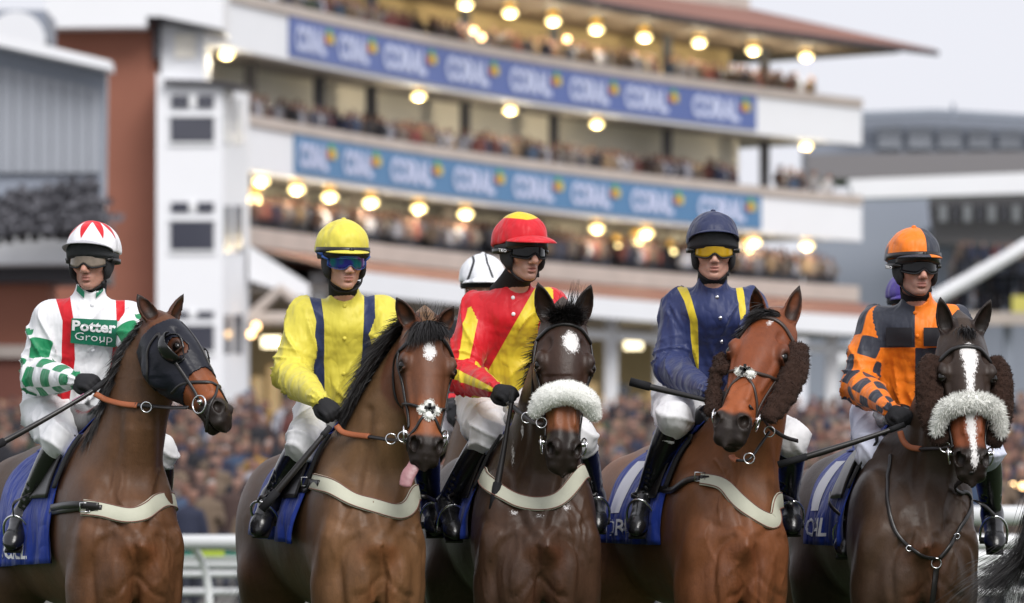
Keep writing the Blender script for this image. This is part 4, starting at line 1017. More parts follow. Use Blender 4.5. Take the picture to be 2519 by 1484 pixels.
def chest_relief(cx, nx, wd=1.0, seed=0):
    r = np.random.RandomState(seed); k = wd; L = []
    L.append(([(cx, 1350), (cx+2, 1410), (cx, 1500)], 8, -.012))
    for q in (-1, 1):
        L.append(([(nx+q*52*k, 1010), (nx+q*58*k, 1100), (cx+q*62*k, 1190), (cx+q*40*k, 1275), (cx+q*12, 1318)], 13, -.011))   # jugular groove
        L.append(([(nx+q*26*k, 1060), (nx+q*28*k, 1150), (cx+q*24*k, 1240), (cx+q*14, 1300)], 13, .007))
        L.append(([(cx+q*60*k, 1320), (cx+q*96*k, 1350), (cx+q*108*k, 1410), (cx+q*100*k, 1500)], 10, -.012))                 # pectoral edge
        L.append(([(cx+q*92*k, 1200), (cx+q*118*k, 1250), (cx+q*136*k, 1320)], 15, .008))
        L.append(([(cx+q*40*k, 1290), (cx+q*85*k, 1300), (cx+q*125*k, 1280)], 9, -.006))
        L.append(([(cx+q*28*k, 1345), (cx+q*52*k, 1385), (cx+q*50*k, 1450)], 16, .009))
        L.append(([(cx+q*8, 1420), (cx+q*40*k, 1455), (cx+q*70*k, 1470)], 7, -.007))
        for j in range(4):                                                       # veins under the thin skin
            x = cx+q*(30+r.rand()*95)*k; y = 1120+r.rand()*200; P = [(x, y)]
            for m in range(4): x += r.randn()*11+q*5; y += 22+r.rand()*22; P.append((x, y))
            L.append((P, 4.2, .0042))
    for j in range(6):
        x = cx+r.randn()*70; y = 1340+r.rand()*90; P = [(x, y)]
        for m in range(3): x += r.randn()*16; y += 18+r.rand()*18; P.append((x, y))
        L.append((P, 4, .0038))
    L.append(([(cx-22, 1322), (cx, 1312), (cx+22, 1322)], 12, .009))
    return L
for c, (cx, nx) in zip(HC, ((333, 345), (943, 960), (1322, 1345), (1862, 1855), (2300, 2310))): c['relief'] = chest_relief(cx, nx, seed=int(cx))
for c, k in zip(HC, (1.18, 1.42, 1.12, 1.30, 1.12)): c['col'] = {q: (v if q in ('muzzle', 'earin', 'leg') else (v[0]*k*1.04, v[1]*k*(.93 if c['key'] in ('hooded', 'star_bay') else .97), v[2]*k*(.80 if c['key'] in ('hooded', 'star_bay') else .90))) for q, v in c['col'].items()}
HS = [make_horse(c) for c in HC]
# ------------------------------------------------------------------ jockeys
def proj(V):
    V = np.asarray(V); return CX+V[:, 0]*FPX/V[:, 1], HY-(V[:, 2]-CAM_H)*FPX/V[:, 1]
def seg_t(V, a, b):
    ab = b-a; t = np.clip(((V-a) @ ab)/ab.dot(ab), 0, 1); return t, np.linalg.norm(V-(a+t[:, None]*ab), axis=1)
def make_glove(name, wr, hd, back, parent, mat, thumb=1, s=1.0):
    d = nrm(hd-wr); k = orth(d, back); l = np.cross(d, k)*thumb
    c = wr+d*.05*s
    v = Vol(*[axis(c[i]-.14*s, c[i]+.14*s, .0042) for i in range(3)])
    v.bone(wr-d*.012*s, wr+d*.03*s, .027*s, .029*s, .010)
    v.ell(wr+d*.066*s, (.050*s, .024*s, .043*s), np.stack([d, k, l]), .018)
    K = wr+d*.088*s
    for i, (o, ln) in enumerate(((-.031, .85), (-.0105, .97), (.0105, 1.0), (.031, .9))):
        p0 = K+l*o*s+k*.004*s-d*.008*s; p1 = p0+d*.030*ln*s-k*.006*s; p2 = p1-k*.030*ln*s+d*.004*s; p3 = p2-d*.026*ln*s-k*.004*s
        v.chain([p0, p1, p2, p3], [.0115*s, .0112*s, .0105*s, .0095*s], .005, 7)
    q0 = wr+d*.030*s+l*.034*s-k*.006*s; q1 = q0+d*.032*s+l*.010*s-k*.012*s; q2 = q1+d*.026*s-l*.012*s-k*.012*s
    v.chain([q0, q1, q2], [.014*s, .0125*s, .011*s], .008, 6)
    V, F = v.mesh(1)
    return obj(name, V, F, mat, parent), (d, k, l, K)
def make_jockey(J):
    G = Horse(); G.J = J
    P = lambda k: W(*J[k])
    f = nrm(J['face']); f = np.array([f[0], -f[1], f[2]])                  # (right, toward camera, up)
    up = orth(f, J.get('tilt', (0, 0, 1))); r = np.cross(f, up)
    if r[0] < 0: r = -r
    hs = J.get('hs', 1.0)
    E = W(*J['eyes'])-f*.075*hs
    hp = lambda a, b, c: E+(r*a+f*b+up*c)*hs
    G.hp, G.r, G.f, G.up, G.E, G.hs = hp, r, f, up, E, hs
    HA = np.stack([r, f, up])
    base = np.array([P('hip')[0], P('hip')[1], P('hip')[2]-.10])
    e = empty('person', base, J['label'], 'jockey', 'jockeys sitting on the racehorses'); G.e = e
    hip, nb = P('hip'), P('neck')
    shl, shr, ell_, elr, wl, wr, hl, hr = [P(k) for k in ('shl', 'shr', 'ell', 'elr', 'wrl', 'wrr', 'hdl', 'hdr')]; shl = shl+np.array([.012, 0, -.018]); shr = shr+np.array([-.012, 0, -.018])
    knl, knr, anl, anr, tol, tor = [P(k) for k in ('knl', 'knr', 'anl', 'anr', 'tol', 'tor')]
    lat = nrm(shr-shl)
    hipl, hipr = hip-lat*.10, hip+lat*.10
    G.pts = dict(hip=hip, shl=shl, shr=shr, wrl=wl, wrr=wr, hdl=hl, hdr=hr, anl=anl, anr=anr, tol=tol, tor=tor, knl=knl, knr=knr)
    low = J.get('low', False)
    # ---- body: one skin from head to feet
    allp = np.array([hip, nb, shl, shr, ell_, elr, wl, wr, hl, hr, knl, knr, anl, anr, tol, tor, E])
    lo = allp.min(0)-.16; hi = allp.max(0)+.16
    fi = .0038 if not low else .008
    v = Vol(axis(lo[0], hi[0], .02, [(E[0]-.10, E[0]+.10)], fi), axis(lo[1], hi[1], .02, [(E[1]-.14, E[1]+.12)], fi), axis(lo[2], E[2]+.16, .02, [(E[2]-.17, E[2]+.14)], fi))
    def he(c, rr, k=.012, op='u'): v.ell(hp(*c), np.array(rr)*hs, HA, k*hs, op)
    def hb(a, b, r0, r1, k=.012, op='u'): v.bone(hp(*a), hp(*b), r0*hs, r1*hs, k*hs, op)
    tc = hip*.45+nb*.55
    v.chain([hip, tc, nb-np.array([0, 0, .07])], [.085, .088, .068], .04, side=lat, ratio=1.25)
    v.bone(shl-np.array([0, -.01, .03]), shr-np.array([0, -.01, .03]), .038, .038, .03)
    for a, b, c, d_ in ((shl, ell_, wl, hl), (shr, elr, wr, hr)):
        v.chain([a, b, c], [.045, .038, .026], .03); v.bone(c, c+(d_-c)*.35, .024, .018, .02)
    for a, b, c, d_ in ((hipl, knl, anl, tol), (hipr, knr, anr, tor)):
        v.chain([a, a*.5+b*.5, b], [.075, .068, .045], .04); v.chain([b, b*.6+c*.4, c], [.045, .046, .03], .02); v.bone(c, d_, .032, .026, .015)
    v.bone(nb-np.array([0, 0, .05]), hp(0, -.015, -.06), .052, .054*hs, .03)
    fw = J.get('fw', 1.0); he((0, -.015, .03), (.073, .090, .088)); he((0, .018, -.040), (.060*fw, .066, .078), .02)
    jw = J.get('jaw', 1.0); hb((-.050*jw, .0, -.065), (-.014*jw, .058, -.104), .020, .017, .02); hb((.050*jw, .0, -.065), (.014*jw, .058, -.104), .020, .017, .02)
    he((0, .068, -.103), (.021, .018, .017), .014)
    he((0, .070, -.074), (.030, .020, .024), .014)
    hb((-.034, .072, .018), (.034, .072, .018), .013, .013, .018)
    for q in (-1, 1):
        he((q*.045, .052, -.028), (.020, .022, .020), .018)
        he((q*.030, .090, -.002), (.016, .012, .011), .010, 's')
        he((q*.0135, .096, -.047), (.0085, .010, .008), .006)
        he((q*.0075, .103, -.053), (.0035, .005, .003), .002, 's')
        he((q*.078, -.012, -.018), (.008, .018, .030), .006)
    hb((0, .082, .006), (0, .108+J.get('nose', 0), -.040), .0085, .0125+J.get('nose', 0)*.3, .012)
    he((0, .088, -.069), (.021, .009, .0055), .005); he((0, .086, -.082), (.018, .009, .0062), .005)
    mo = J.get('mouth', .0014)
    he((0, .098, -.0755), (.022, .014, mo), .002, 's')
    he((0, .084, -.092), (.015, .006, .004), .006, 's')
    V, F = v.mesh(1)
    q = (V-E) @ HA.T/hs
    lip = np.exp(-((q[:, 0]/.019)**4+((q[:, 1]-.092)/.015)**2+((q[:, 2]+.0755)/.0115)**4))
    lip = np.maximum(lip*.8, .16*np.exp(-((np.abs(q[:, 0])-.045)**2+(q[:, 2]+.035)**2)/.018**2))
    skin = J.get('skin', 'skin')
    G.body = obj('body', V, F, M[skin], e, attrs={'lip': lip, 'stubble': J.get('stubble', .15)*sstep(-q[:, 2], .045, .075)*sstep(q[:, 1]+.02, -.02, .03)*sstep(.135+q[:, 2], 0, .01)}); G.bb = bvh_of(V, F)
    for q_ in (-1, 1):
        if not low:
            mb = MB(); mb.sphere(hp(q_*.030, .069, -.002), .0125*hs, 12, 8); mb.build('eye', M['eyeball'], e)
    # ---- jacket
    def jk(V_):
        return V_
    lo = np.minimum.reduce([hip-.23, nb-.2, shl-.13, ell_-.12, wl-.08, wr-.08, elr-.12]); hi = np.maximum.reduce([hip+.23, nb+.14, shr+.13, elr+.12, wl+.08, wr+.08, ell_+.12])
    lo[2] = min(lo[2], hip[2]-.05); hi[2] = nb[2]+.10
    v = Vol(*[axis(lo[i], hi[i], .0072 if not low else .012) for i in range(3)])
    tl_ = J.get('tw', 1.0)
    hem = hip+np.array([0, 0, .03]); tcj = hem*.5+nb*.5+np.array([0, .02, 0])
    v.chain([hem, hem*.7+nb*.3, tcj, nb-np.array([0, 0, .115])], [.108*tl_, .120*tl_, .126*tl_, .098], .05, 12, side=lat, ratio=1.36)
    v.bone(nb-np.array([0, 0, .05]), shl, .060, .060, .05); v.bone(nb-np.array([0, 0, .05]), shr, .060, .060, .05)
    pf = J.get('puff', 1.0)
    for a, b, c in ((shl, ell_, wl), (shr, elr, wr)):
        v.chain([a, a*.5+b*.5, b], [.074*pf, .072*pf, .064*pf], .045); v.chain([b, b*.55+c*.45, c], [.062*pf, .060*pf, .036], .03, 7)
        d_ = nrm(c-b); v.bone(c-d_*.02, c+d_*.006, .040, .041, .006)
    col_ax = nrm(hp(0, .01, -.10)-nb)
    v.bone(nb-col_ax*.03, nb+col_ax*.030, .074, .066, .02)
    v.bone(nb+col_ax*.085, nb+col_ax*.15, .058, .06, .004, 's')
    v.bone(nb+col_ax*.02-np.array([0, .075, 0]), nb+col_ax*.12-np.array([0, .075, 0]), .016, .045, .006, 's')
    v.put(lambda X, Y, Z: (hem[2]-.055+.010*np.sin(X*60)+.006*np.sin(X*131+1)-Z)+0*X+0*Y, lo, hi, .012, 'i')
    sd = J.get('seed', 0)
    def folds(X, Y, Z):
        return .0060*wob(X, Y, Z, 13, sd+2)
    v.put(folds, lo, hi, op='d', k=0, pad=0)
    V, F = v.mesh(1)
    px, py = proj(V)
    arm = np.zeros(len(V), int); td = np.full(len(V), 9.)
    u_ = np.zeros(len(V)); an = np.zeros(len(V))
    tt, dt_ = seg_t(V, hip, nb-np.array([0, 0, .06])); dtor = dt_-.135-.05*np.abs(((V-hip) @ lat))/.17*0
    # torso is wide: measure sideways distance with the ellipse
    sidew = np.abs((V-(hip+(nb-hip)*tt[:, None])) @ lat); dtor = np.sqrt((sidew/1.36)**2+np.maximum(dt_**2-sidew**2, 0))-.115
    for k, (a, b, c) in enumerate(((shl, ell_, wl), (shr, elr, wr)), 1):
        t1, d1 = seg_t(V, a, b); t2, d2 = seg_t(V, b, c); L1 = np.linalg.norm(b-a); L2 = np.linalg.norm(c-b)
        first = d1 < d2; d = np.minimum(d1, d2)-.066
        isarm = (d < dtor-.004*0)
        uu = np.where(first, t1*L1, L1+t2*L2)
        axd = np.where(first[:, None], nrm(b-a), nrm(c-b)); cen = np.where(first[:, None], a+(b-a)*t1[:, None], b+(c-b)*t2[:, None])
        rel = V-cen; s1 = np.cross(axd, (0, 1, 0)); s1 /= np.linalg.norm(s1, axis=1, keepdims=True)+1e-9; s2 = np.cross(axd, s1)
        ang = np.arctan2((rel*s2).sum(1), (rel*s1).sum(1))
        upd = isarm & (d < td); td = np.where(upd, d, td); arm = np.where(upd, k, arm); u_ = np.where(upd, uu, u_); an = np.where(upd, ang, an)
    at_ = {'p%d' % i: fn(px, py, arm, u_, an, V) for i, fn in enumerate(J['pat'])}
    # loose cloth: sharp creases round the elbows, gathers at the cuffs, long drapes on the body
    N = vnormals(V, F); X_, Y_, Z_ = V.T; w1 = wob(X_, Y_, Z_, 9, sd); w2 = wob(X_, Y_, Z_, 21, sd+1); rdg = lambda p: (1-np.abs(np.sin(p)))**3*1.25
    L1 = np.where(arm == 1, np.linalg.norm(ell_-shl), np.linalg.norm(elr-shr)); L2 = np.where(arm == 1, np.linalg.norm(wl-ell_), np.linalg.norm(wr-elr)); e_ = u_-L1
    Da = .022*np.exp(-(e_/.085)**2)*rdg(u_*PI/.052+2.2*w1+.9*np.sin(an+sd))*(.35+.65*(.5+.5*np.cos(an-1.2+sd)))
    Da += .014*rdg(u_*9+an*1.6+3.0*w1+sd)*np.exp(-((u_-.10)/.16)**2)+.012*rdg(u_*16-an*1.4+2.6*w1)*np.exp(-((e_-.14)/.10)**2)
    Da += .008*rdg(an*4.5+2*w2)*np.exp(-((L1+L2-u_)/.045)**2)-.006*np.exp(-((L1+L2-.018-u_)/.010)**2)
    hgt = (Z_-hip[2])/(nb[2]-hip[2]); sx = (V-hip) @ lat
    Dt = .018*rdg(sx*19+3.2*w1+sd)*sstep(.75-hgt, 0, .6)+.012*rdg(sx*31+Z_*7+2.4*w2)*sstep(.5-hgt, 0, .4)
    Dt += .015*rdg((Z_-nb[2])*24-np.abs(sx)*30+2.0*w1)*np.exp(-((hgt-.68)/.2)**2)*sstep(np.abs(sx), .05, .14)
    V = V+N*(np.where(arm > 0, Da, Dt)-.003)[:, None]
    G.jacket = obj('jacket', V, F, J['mat'], e, attrs=at_); G.jb = bvh_of(V, F)
    # ---- breeches
    lo = np.minimum.reduce([hip-.2, knl-.12, knr-.12]); hi = np.maximum.reduce([hip+.2, knl+.12, knr+.12])
    v = Vol(*[axis(lo[i], hi[i], .0085 if not low else .013) for i in range(3)])
    v.bone(hipl+np.array([0, 0, .05]), hipr+np.array([0, 0, .05]), .105, .105, .05)
    v.bone(hip-np.array([0, 0, .02]), hip+np.array([0, 0, .10]), .10, .095, .05, side=lat, ratio=1.25)
    for a, b, c in ((hipl, knl, anl), (hipr, knr, anr)):
        v.chain([a, a*.55+b*.45, b], [.102, .094, .069], .05); v.bone(b, b+(c-b)*.13, .068, .055, .03)
    v.put(lambda X, Y, Z: .0045*wob(X, Y, Z, 38, sd+6), lo, hi, op='d', k=0, pad=0)
    V, F = v.mesh(1); N = vnormals(V, F); w1 = wob(*V.T, 14, sd+4); dk = np.minimum(np.linalg.norm(V-knl, axis=1), np.linalg.norm(V-knr, axis=1)); rdg = lambda p: (1-np.abs(np.sin(p)))**2
    V = V+N*(.013*rdg(V[:, 2]*42+V[:, 0]*18+2.8*w1)*np.exp(-((dk-.09)/.06)**2)+.013*rdg(V[:, 0]*20-V[:, 2]*22+3*w1)*sstep(dk, .12, .2))[:, None]
    G.breeches = obj('breeches', V, F, J.get('brmat', M['breeches']), e); G.brb = bvh_of(V, F)
    # ---- boots
    for a, b, c in ((knl, anl, tol), (knr, anr, tor)):
        lo = np.minimum.reduce([a, b, c])-.10; hi = np.maximum.reduce([a, b, c])+.10
        v = Vol(*[axis(lo[i], hi[i], .0075 if not low else .013) for i in range(3)])
        v.chain([a+(b-a)*.10, a*.6+b*.4, b], [.060, .059, .042], .02); v.bone(b, b+(c-b)*.25, .043, .043, .02)
        fd = nrm(c-b); dn = orth(fd, (0, 0, -1)); sdv = np.cross(fd, dn)
        v.bone(b+fd*.02, c-fd*.03, .042, .037, .02, side=sdv, ratio=1.05); v.ell(c-fd*.02, (.060, .034, .042), np.stack([fd, dn, sdv]), .02)
        v.ell(b-fd*.03+dn*.03, (.034, .030, .030), np.stack([fd, dn, sdv]), .02)
        for i in range(5):
            p = b+(a-b)*(.06+.07*i); ax_ = nrm(np.cross(a-b, (.2, -1, .2*(-1)**i)))
            v.bone(p-ax_*.05+np.array([0, -.042, 0]), p+ax_*.05+np.array([0, -.042, 0]), .006, .005, .012, 's')
        V, F = v.mesh(1); bt = obj('boot', V, F, M['boot'], e)
        mb = MB(); mb.box(c-fd*.045+dn*.036, (.062, .005, .036), ax=np.stack([fd, dn, sdv])); mb.build('sole', M['leather'], bt, False); mb = MB(); mb.box(b-fd*.02+dn*.050, (.026, .010, .028), ax=np.stack([fd, dn, sdv])); mb.build('heel', M['leather'], bt, False)
    # ---- gloves
    G.hand = []
    for nm, a, b, bk, th in (('glove', wl, hl, J.get('backl', (.1, -1, .5)), J.get('thl', 1)), ('glove', wr, hr, J.get('backr', (-.1, -1, .5)), -1)):
        G.hand.append(make_glove(nm, a, b, bk, e, M['glove'] if not J.get('bareback') else M['glove'], th)[1])
    # ---- collar, neck tube
    mb = MB(); A0 = nb-col_ax*.075+np.array([0, -.012, 0]); B0 = hp(0, -.012, -.080); mb.tube(catmull([A0, A0*.6+B0*.4, B0], 9), [.076, .072, .069, .066, .064, .063, .062, .0605, .0585], 26, False)
    G.snood = mb.build('neck_tube', J.get('snood', M['black']), e)
    make_helmet(G, J)
    return G
def make_helmet(G, J):
    hp, hs, E, r, f, up, e = G.hp, G.hs, G.E, G.r, G.f, G.up, G.e
    HA = np.stack([r, f, up]); low = J.get('low', False)
    rt = J.get('cap_tilt', 0)         # how far back the cap sits
    v = Vol(*[axis(E[i]-.19, E[i]+.21, .005 if not low else .009) for i in range(3)])
    def he(c, rr, k=.012, op='u'): v.ell(hp(*c), np.array(rr)*hs, HA, k*hs, op)
    he((0, -.020, .052), (.108, .132, .112)); 
    he((0, -.06, .030), (.104, .10, .100), .03)
    # cut along a plane that drops to the back
    pn = nrm(up*1.0+f*J.get('cut', -.16)); p0 = hp(0, 0, J.get('cutz', .030))
    pn2 = nrm(up*.9-f*.10)
    v.put(lambda X, Y, Z: -((X-p0[0])*pn2[0]+(Y-p0[1])*pn2[1]+(Z-p0[2])*pn2[2]), E-.19, E+.21, .006, 'i')
    shell = v.D.copy()
    v.put(lambda X, Y, Z: .0016*wob(X, Y, Z, 70, 3)+.0022*wob(X, Y, Z, 38, 5), E-.19, E+.21, op='d', k=0, pad=0)
    V, F = v.mesh(1)
    q = (V-E) @ HA.T/hs
    px, py = proj(V)
    cap = obj('cap', V, F, J['capmat'], e, attrs={'p%d' % i: fn(q[:, 0], q[:, 1], q[:, 2], px, py) for i, fn in enumerate(J.get('cappat', []))})
    G.cb = bvh_of(V, F)
    if J.get('button', True):
        mb = MB(); mb.sphere(hp(0, -.02, .165), np.array([.011, .011, .006])*hs, 10, 6, HA); mb.build('cap_button', J.get('btnmat', J['capmat']), cap)
    # skull cap rim under the silk and peak
    mb = MB(); n = 28
    prof = []
    for z, k in ((.036, 1.0), (.020, 1.0), (.010, .965), (.012, .90), (.036, .90)):
        prof.append([hp(math.sin(a)*.1075*k, -.018+math.cos(a)*(.131 if math.cos(a) > 0 else .125)*k, z-.012*(1-math.cos(a))*.9) for a in np.linspace(-PI, PI, n+1)])
    mb.grid(prof); mb.build('skull_cap', M['grey_felt'] if not J.get('rimmat') else J['rimmat'], e)
    # peak: a curved visor
    pk = J.get('peak', dict(out=.052, lift=.020, z=.034, half=1.12, front=.020))
    rows = []
    for t in np.linspace(0, 1, 6):
        row = []
        for a in np.linspace(-pk['half'], pk['half'], 23):
            cfac = math.cos(a/pk['half']*PI/2)**.7
            rr = 1.0+pk['out']*t*cfac/.12
            z = pk['z']+pk['lift']*cfac-pk['front']*t*cfac*t+ .010*math.cos(a)
            row.append(hp(math.sin(a)*.107*rr*(.985), -.018+math.cos(a)*.130*rr, z))
        rows.append(row)
    mb = MB(); mb.slab(rows, -.0035)
    pkV = np.concatenate(mb.V); px, py = proj(pkV); q = (pkV-E) @ HA.T/hs
    po = obj('peak', pkV, mb.F, J.get('peakmat', J['capmat']), cap, attrs={'p%d' % i: fn(q[:, 0], q[:, 1], q[:, 2], px, py) for i, fn in enumerate(J.get('peakpat', J.get('cappat', [])))})
    if pk.get('fill', True):                       # felt brow between the peak and the goggles
        mb = MB(); rows = []
        for t in np.linspace(0, 1, 6):
            rows.append([hp(math.sin(a)*.107*1.012, -.018+math.cos(a)*.130*(1.012+.10*math.sin(t*2.4)*math.cos(a/pk['half']*PI/2)), .016-.008*(1-math.cos(a))+t*(pk['z']+pk['lift']*math.cos(a/pk['half']*PI/2)**.7-.010)) for a in np.linspace(-pk['half'], pk['half'], 21)])
        mb.slab(rows, .003); mb.build('brow_pad', J.get('browmat', M['grey_felt']), e)
    if low: return
    # ear pads and chin strap
    for q_ in (-1, 1):
        v = Vol(*[axis(hp(q_*.075, .02, -.03)[i]-.075, hp(q_*.075, .02, -.03)[i]+.075, .0055) for i in range(3)])
        v.ell(hp(q_*.075, .018, -.028), np.array([.017, .034, .052])*hs, HA, .01)
        v.ell(hp(q_*.074, -.02, -.012), np.array([.017, .034, .045])*hs, HA, .02)
        v.bone(hp(q_*.074, .02, -.055), hp(q_*.060, .02, -.082), .013*hs, .007*hs, .01)
        V, F = v.mesh(1); obj('ear_pad', V, F, M['foam'], e)
    mb = MB(); pts = [hp(a, b, c) for a, b, c in ((-.068, .02, -.075), (-.050, .030, -.104), (-.020, .048, -.123), (.020, .048, -.123), (.050, .030, -.104), (.068, .02, -.075))]
    if J.get('loose'): pts = [hp(a, b, c) for a, b, c in ((-.068, .02, -.075), (-.055, .018, -.115), (-.02, .03, -.135), (.03, .05, -.128), (.066, .035, -.100), (.078, .02, -.062))]
    mb.tube(catmull(pts, 30), .0048*hs, 6)
    mb.tube(catmull([hp(-.066, -.03, -.04), hp(-.05, .0, -.095), hp(-.02, .045, -.122)], 14), .004*hs, 6)
    mb.tube(catmull([hp(.066, -.03, -.04), hp(.05, .0, -.095), hp(.02, .045, -.122)], 14), .004*hs, 6)
    mb.box(hp(.058, .028, -.098), (.007, .005, .009)); mb.build('chin_strap', M['foam'], e)
    # goggles
    g = J.get('gog', 'dark')
    if g:
        def band(z0, z1, a0, a1, rr, n=25, nose=0):
            rows = []
            for t in np.linspace(0, 1, 7):
                row = []
                for a in np.linspace(a0, a1, n):
                    zb = z0+(nose*math.exp(-(a/.20)**2) if nose else 0)
                    if nose: zb += .012*max(0, (abs(a)/a1)**3)
                    z = zb+(z1-zb)*t
                    row.append(hp(math.sin(a)*(.080+rr), -.002+math.cos(a)*(.097+rr)+.006*math.cos(a*2.4), z+J.get('gz', 0)))
                rows.append(row)
            return rows
        ext = J.get('gext', 1.02)
        mb = MB(); mb.slab(band(-.030, .021, -ext, ext, .0105, nose=.020), -.0022); gl = mb.build('goggles', J['lens'], e)
        # frame rims
        mb = MB(); B = np.array(band(-.033, .023, -ext-.02, ext+.02, .013, nose=.020))
        mb.tube(B[-1], .0042*hs, 6)
        if g != 'shield': mb.tube(B[0], .0034*hs, 6)
        if g == 'shield': mb.tube(B[0], .0012*hs, 6)
        mb.tube(catmull([B[0][0], B[3][0], B[-1][0]], 6), .0045*hs, 6); mb.tube(catmull([B[0][-1], B[3][-1], B[-1][-1]], 6), .0045*hs, 6)
        mb.build('frame', J.get('framemat', M['foam']), gl)
        # strap round the cap
        sz = J.get('strap', (.002, .012, .016)); rows = []
        if sz:
            w = J.get('strapw', .018)
            for t in (0, 1):
                rows.append([hp(math.sin(a)*(.1125), -.022+math.cos(a)*(.135), sz[0]+(sz[2]*(-math.cos(a)+1)/2)+w*(t-.5)) for a in np.linspace(ext+.12, 2*PI-ext-.12, 40)])
            rows[0] = [x for x in rows[0]]; mb = MB(); mb.slab(rows, .003)
            if len(sz) > 2:
                for q_ in (-1, 1):
                    mb.tube([hp(q_*math.sin(ext)*.094, -.002+math.cos(ext)*.107, 0), hp(q_*math.sin(ext+.14)*.111, -.022+math.cos(ext+.14)*.133, sz[0])], .006*hs, 6)
            mb.build('strap', J.get('strapmat', M['leather']), gl)
    cb = J.get('capband')
    if cb:                                             # elastic band round the lower cap
        rows = []
        for z in (cb[0]-.011, cb[0]+.011):
            rr = 1.03 if z > cb[0] else 1.045
            rows.append([hp(math.sin(a)*.110*rr*cb[1], -.020+math.cos(a)*.134*rr*cb[1], z-.018*(1-math.cos(a))/2+.0) for a in np.linspace(-PI, PI, 49)])
        mb = MB(); mb.slab(rows, .003); mb.tube([hp(.0, -.020+.134*1.04*cb[1], cb[0]), hp(0, -.020+.134*1.1*cb[1], cb[0])], .010*hs, 10)
        mb.build('cap_band', M['leather'], e)
def stripe(pts, pad=0):
    "field > 0 between left and right edges given at rows y: (y, x0, x1)"
    ys = [p[0] for p in pts]; x0 = [p[1] for p in pts]; x1 = [p[2] for p in pts]
    def fn(px, py, arm, u, an, V):
        a = np.interp(py, ys, x0); b = np.interp(py, ys, x1)
        d = np.minimum(px-a, b-px); d = np.minimum(d, np.minimum(py-ys[0]+6, ys[-1]-py+6))
        return np.where(arm > 0, -9., d)*.002
    return fn
def both(*fns): return lambda *a: np.maximum.reduce([g(*a) for g in fns])
def checks(du, na, ph=0, u0=-9): 
    def fn(px, py, arm, u, an, V):
        d = np.sin(u*PI/du+ph)*np.sin(an*na/2+.4)*.02
        return np.where((arm > 0) & (u > u0), d, -.05)
    return fn
M['eyeball'] = plain('eyeball', (.55, .50, .47), .15, var=.3, scale=60)
M['breeches'] = cloth_mat('white_breeches', (.74, .74, .76), rough=.48, fold=.7)
M['breeches_blue'] = cloth_mat('bluish_white_breeches', (.66, .69, .83), rough=.5, fold=.7)
M['glove'] = plain('black_glove', (.013, .013, .015), .7, bmp=.4, bscale=160, spec=.3)
WHITE = (.80, .80, .83); RED = (.60, .008, .018); GREEN = (.008, .22, .085); YEL = (.70, .61, .075); YEL2 = (.70, .54, .03); NAVY = (.016, .026, .115); NAVYD = (.020, .032, .10); ORG = (.86, .20, .008); CHAR = (.030, .034, .050)
lens_clear = plain('clear_goggle_lens', (.26, .21, .17), .16, var=.5, scale=30, spec=.5)
lens_dark = plain('dark_goggle_lens', (.010, .010, .013), .16, spec=.32)
lens_yel = plain('yellow_goggle_lens', (.45, .27, .012), .15, var=.4, scale=25, spec=.4)
def lens_irid():
    m, nt, b = newmat('mirrored_rainbow_lens'); f = noise(nt, 9, 2); r = nd(nt, 'ShaderNodeValToRGB'); e = r.color_ramp.elements
    e[0].position = .30; e[0].color = (.02, .01, .15, 1); e[1].position = .72; e[1].color = (.35, .03, .05, 1)
    for p, c in ((.42, (.03, .03, .28, 1)), (.50, (.01, .16, .17, 1)), (.60, (.12, .02, .25, 1))): x = e.new(p); x.color = c
    nt.links.new(f, r.inputs['Fac']); nt.links.new(r.outputs[0], b.inputs['Base Color']); setp(b, rough=.08, metal=.5, spec=.8); return m
JC = []
PK = lambda **k: dict(dict(out=.052, lift=.020, z=.034, half=1.12, front=.020), **k)
# rider of the hooded horse
tri = lambda s0, z0, w, h: (lambda s, f, z, px, py: 0)
def star(s, f, z, px, py):
    a = np.arctan2(s-.0, (f+.02)); el = np.arctan2(z-.05, np.sqrt(s**2+(f+.02)**2)+1e-6)
    k = np.abs(((a/(PI/4)+.62) % 1)-.5)*2; return (el-(.70+.95*(k-.45)*1.0))*.02*np.where(z > 0, 1, 1)
JC.append(dict(key='a', label='jockey in white and red silks with green checked sleeves and a white starred cap', skin='skin2',
    eyes=(212, 640, 22.62), face=(-.24, 1, -.06), neck=(222, 728, 22.72), shl=(118, 778, 22.74), shr=(322, 776, 22.74),
    ell=(94, 925, 22.72), elr=(352, 900, 22.55), wrl=(188, 935, 22.25), wrr=(300, 960, 22.30), hdl=(245, 945, 22.12), hdr=(262, 965, 22.18),
    hip=(172, 1020, 22.86), knl=(152, 1082, 22.40), knr=(392, 1112, 22.55), anl=(58, 1268, 22.72), anr=(395, 1260, 22.95), tol=(30, 1335, 22.56), tor=(412, 1330, 22.8),
    mat=cloth_mat('silks_white_red_green', WHITE, (RED, GREEN)), seed=1, puff=1.12, tw=1.05,
    pat=[both(stripe([(690, 128, 168), (716, 132, 170), (790, 153, 181), (883, 151, 185), (977, 140, 172), (1010, 136, 168)]), stripe([(690, 278, 302), (716, 284, 308), (790, 286, 307), (865, 277, 296), (925, 262, 286), (1010, 255, 280)])),
         checks(.094, 5, ph=.2, u0=.055)],
    capmat=cloth_mat('cap_white_red', WHITE, (RED,)), cappat=[star], peakmat=plain('grey_peak', (.42, .42, .45), .6), peak=PK(out=.052, lift=.046, z=.026, half=1.3, front=.008), button=False,
    gog='dark', lens=lens_clear, strap=(.004, .0, -.02), strapmat=M['leather'], snood=M['black']))
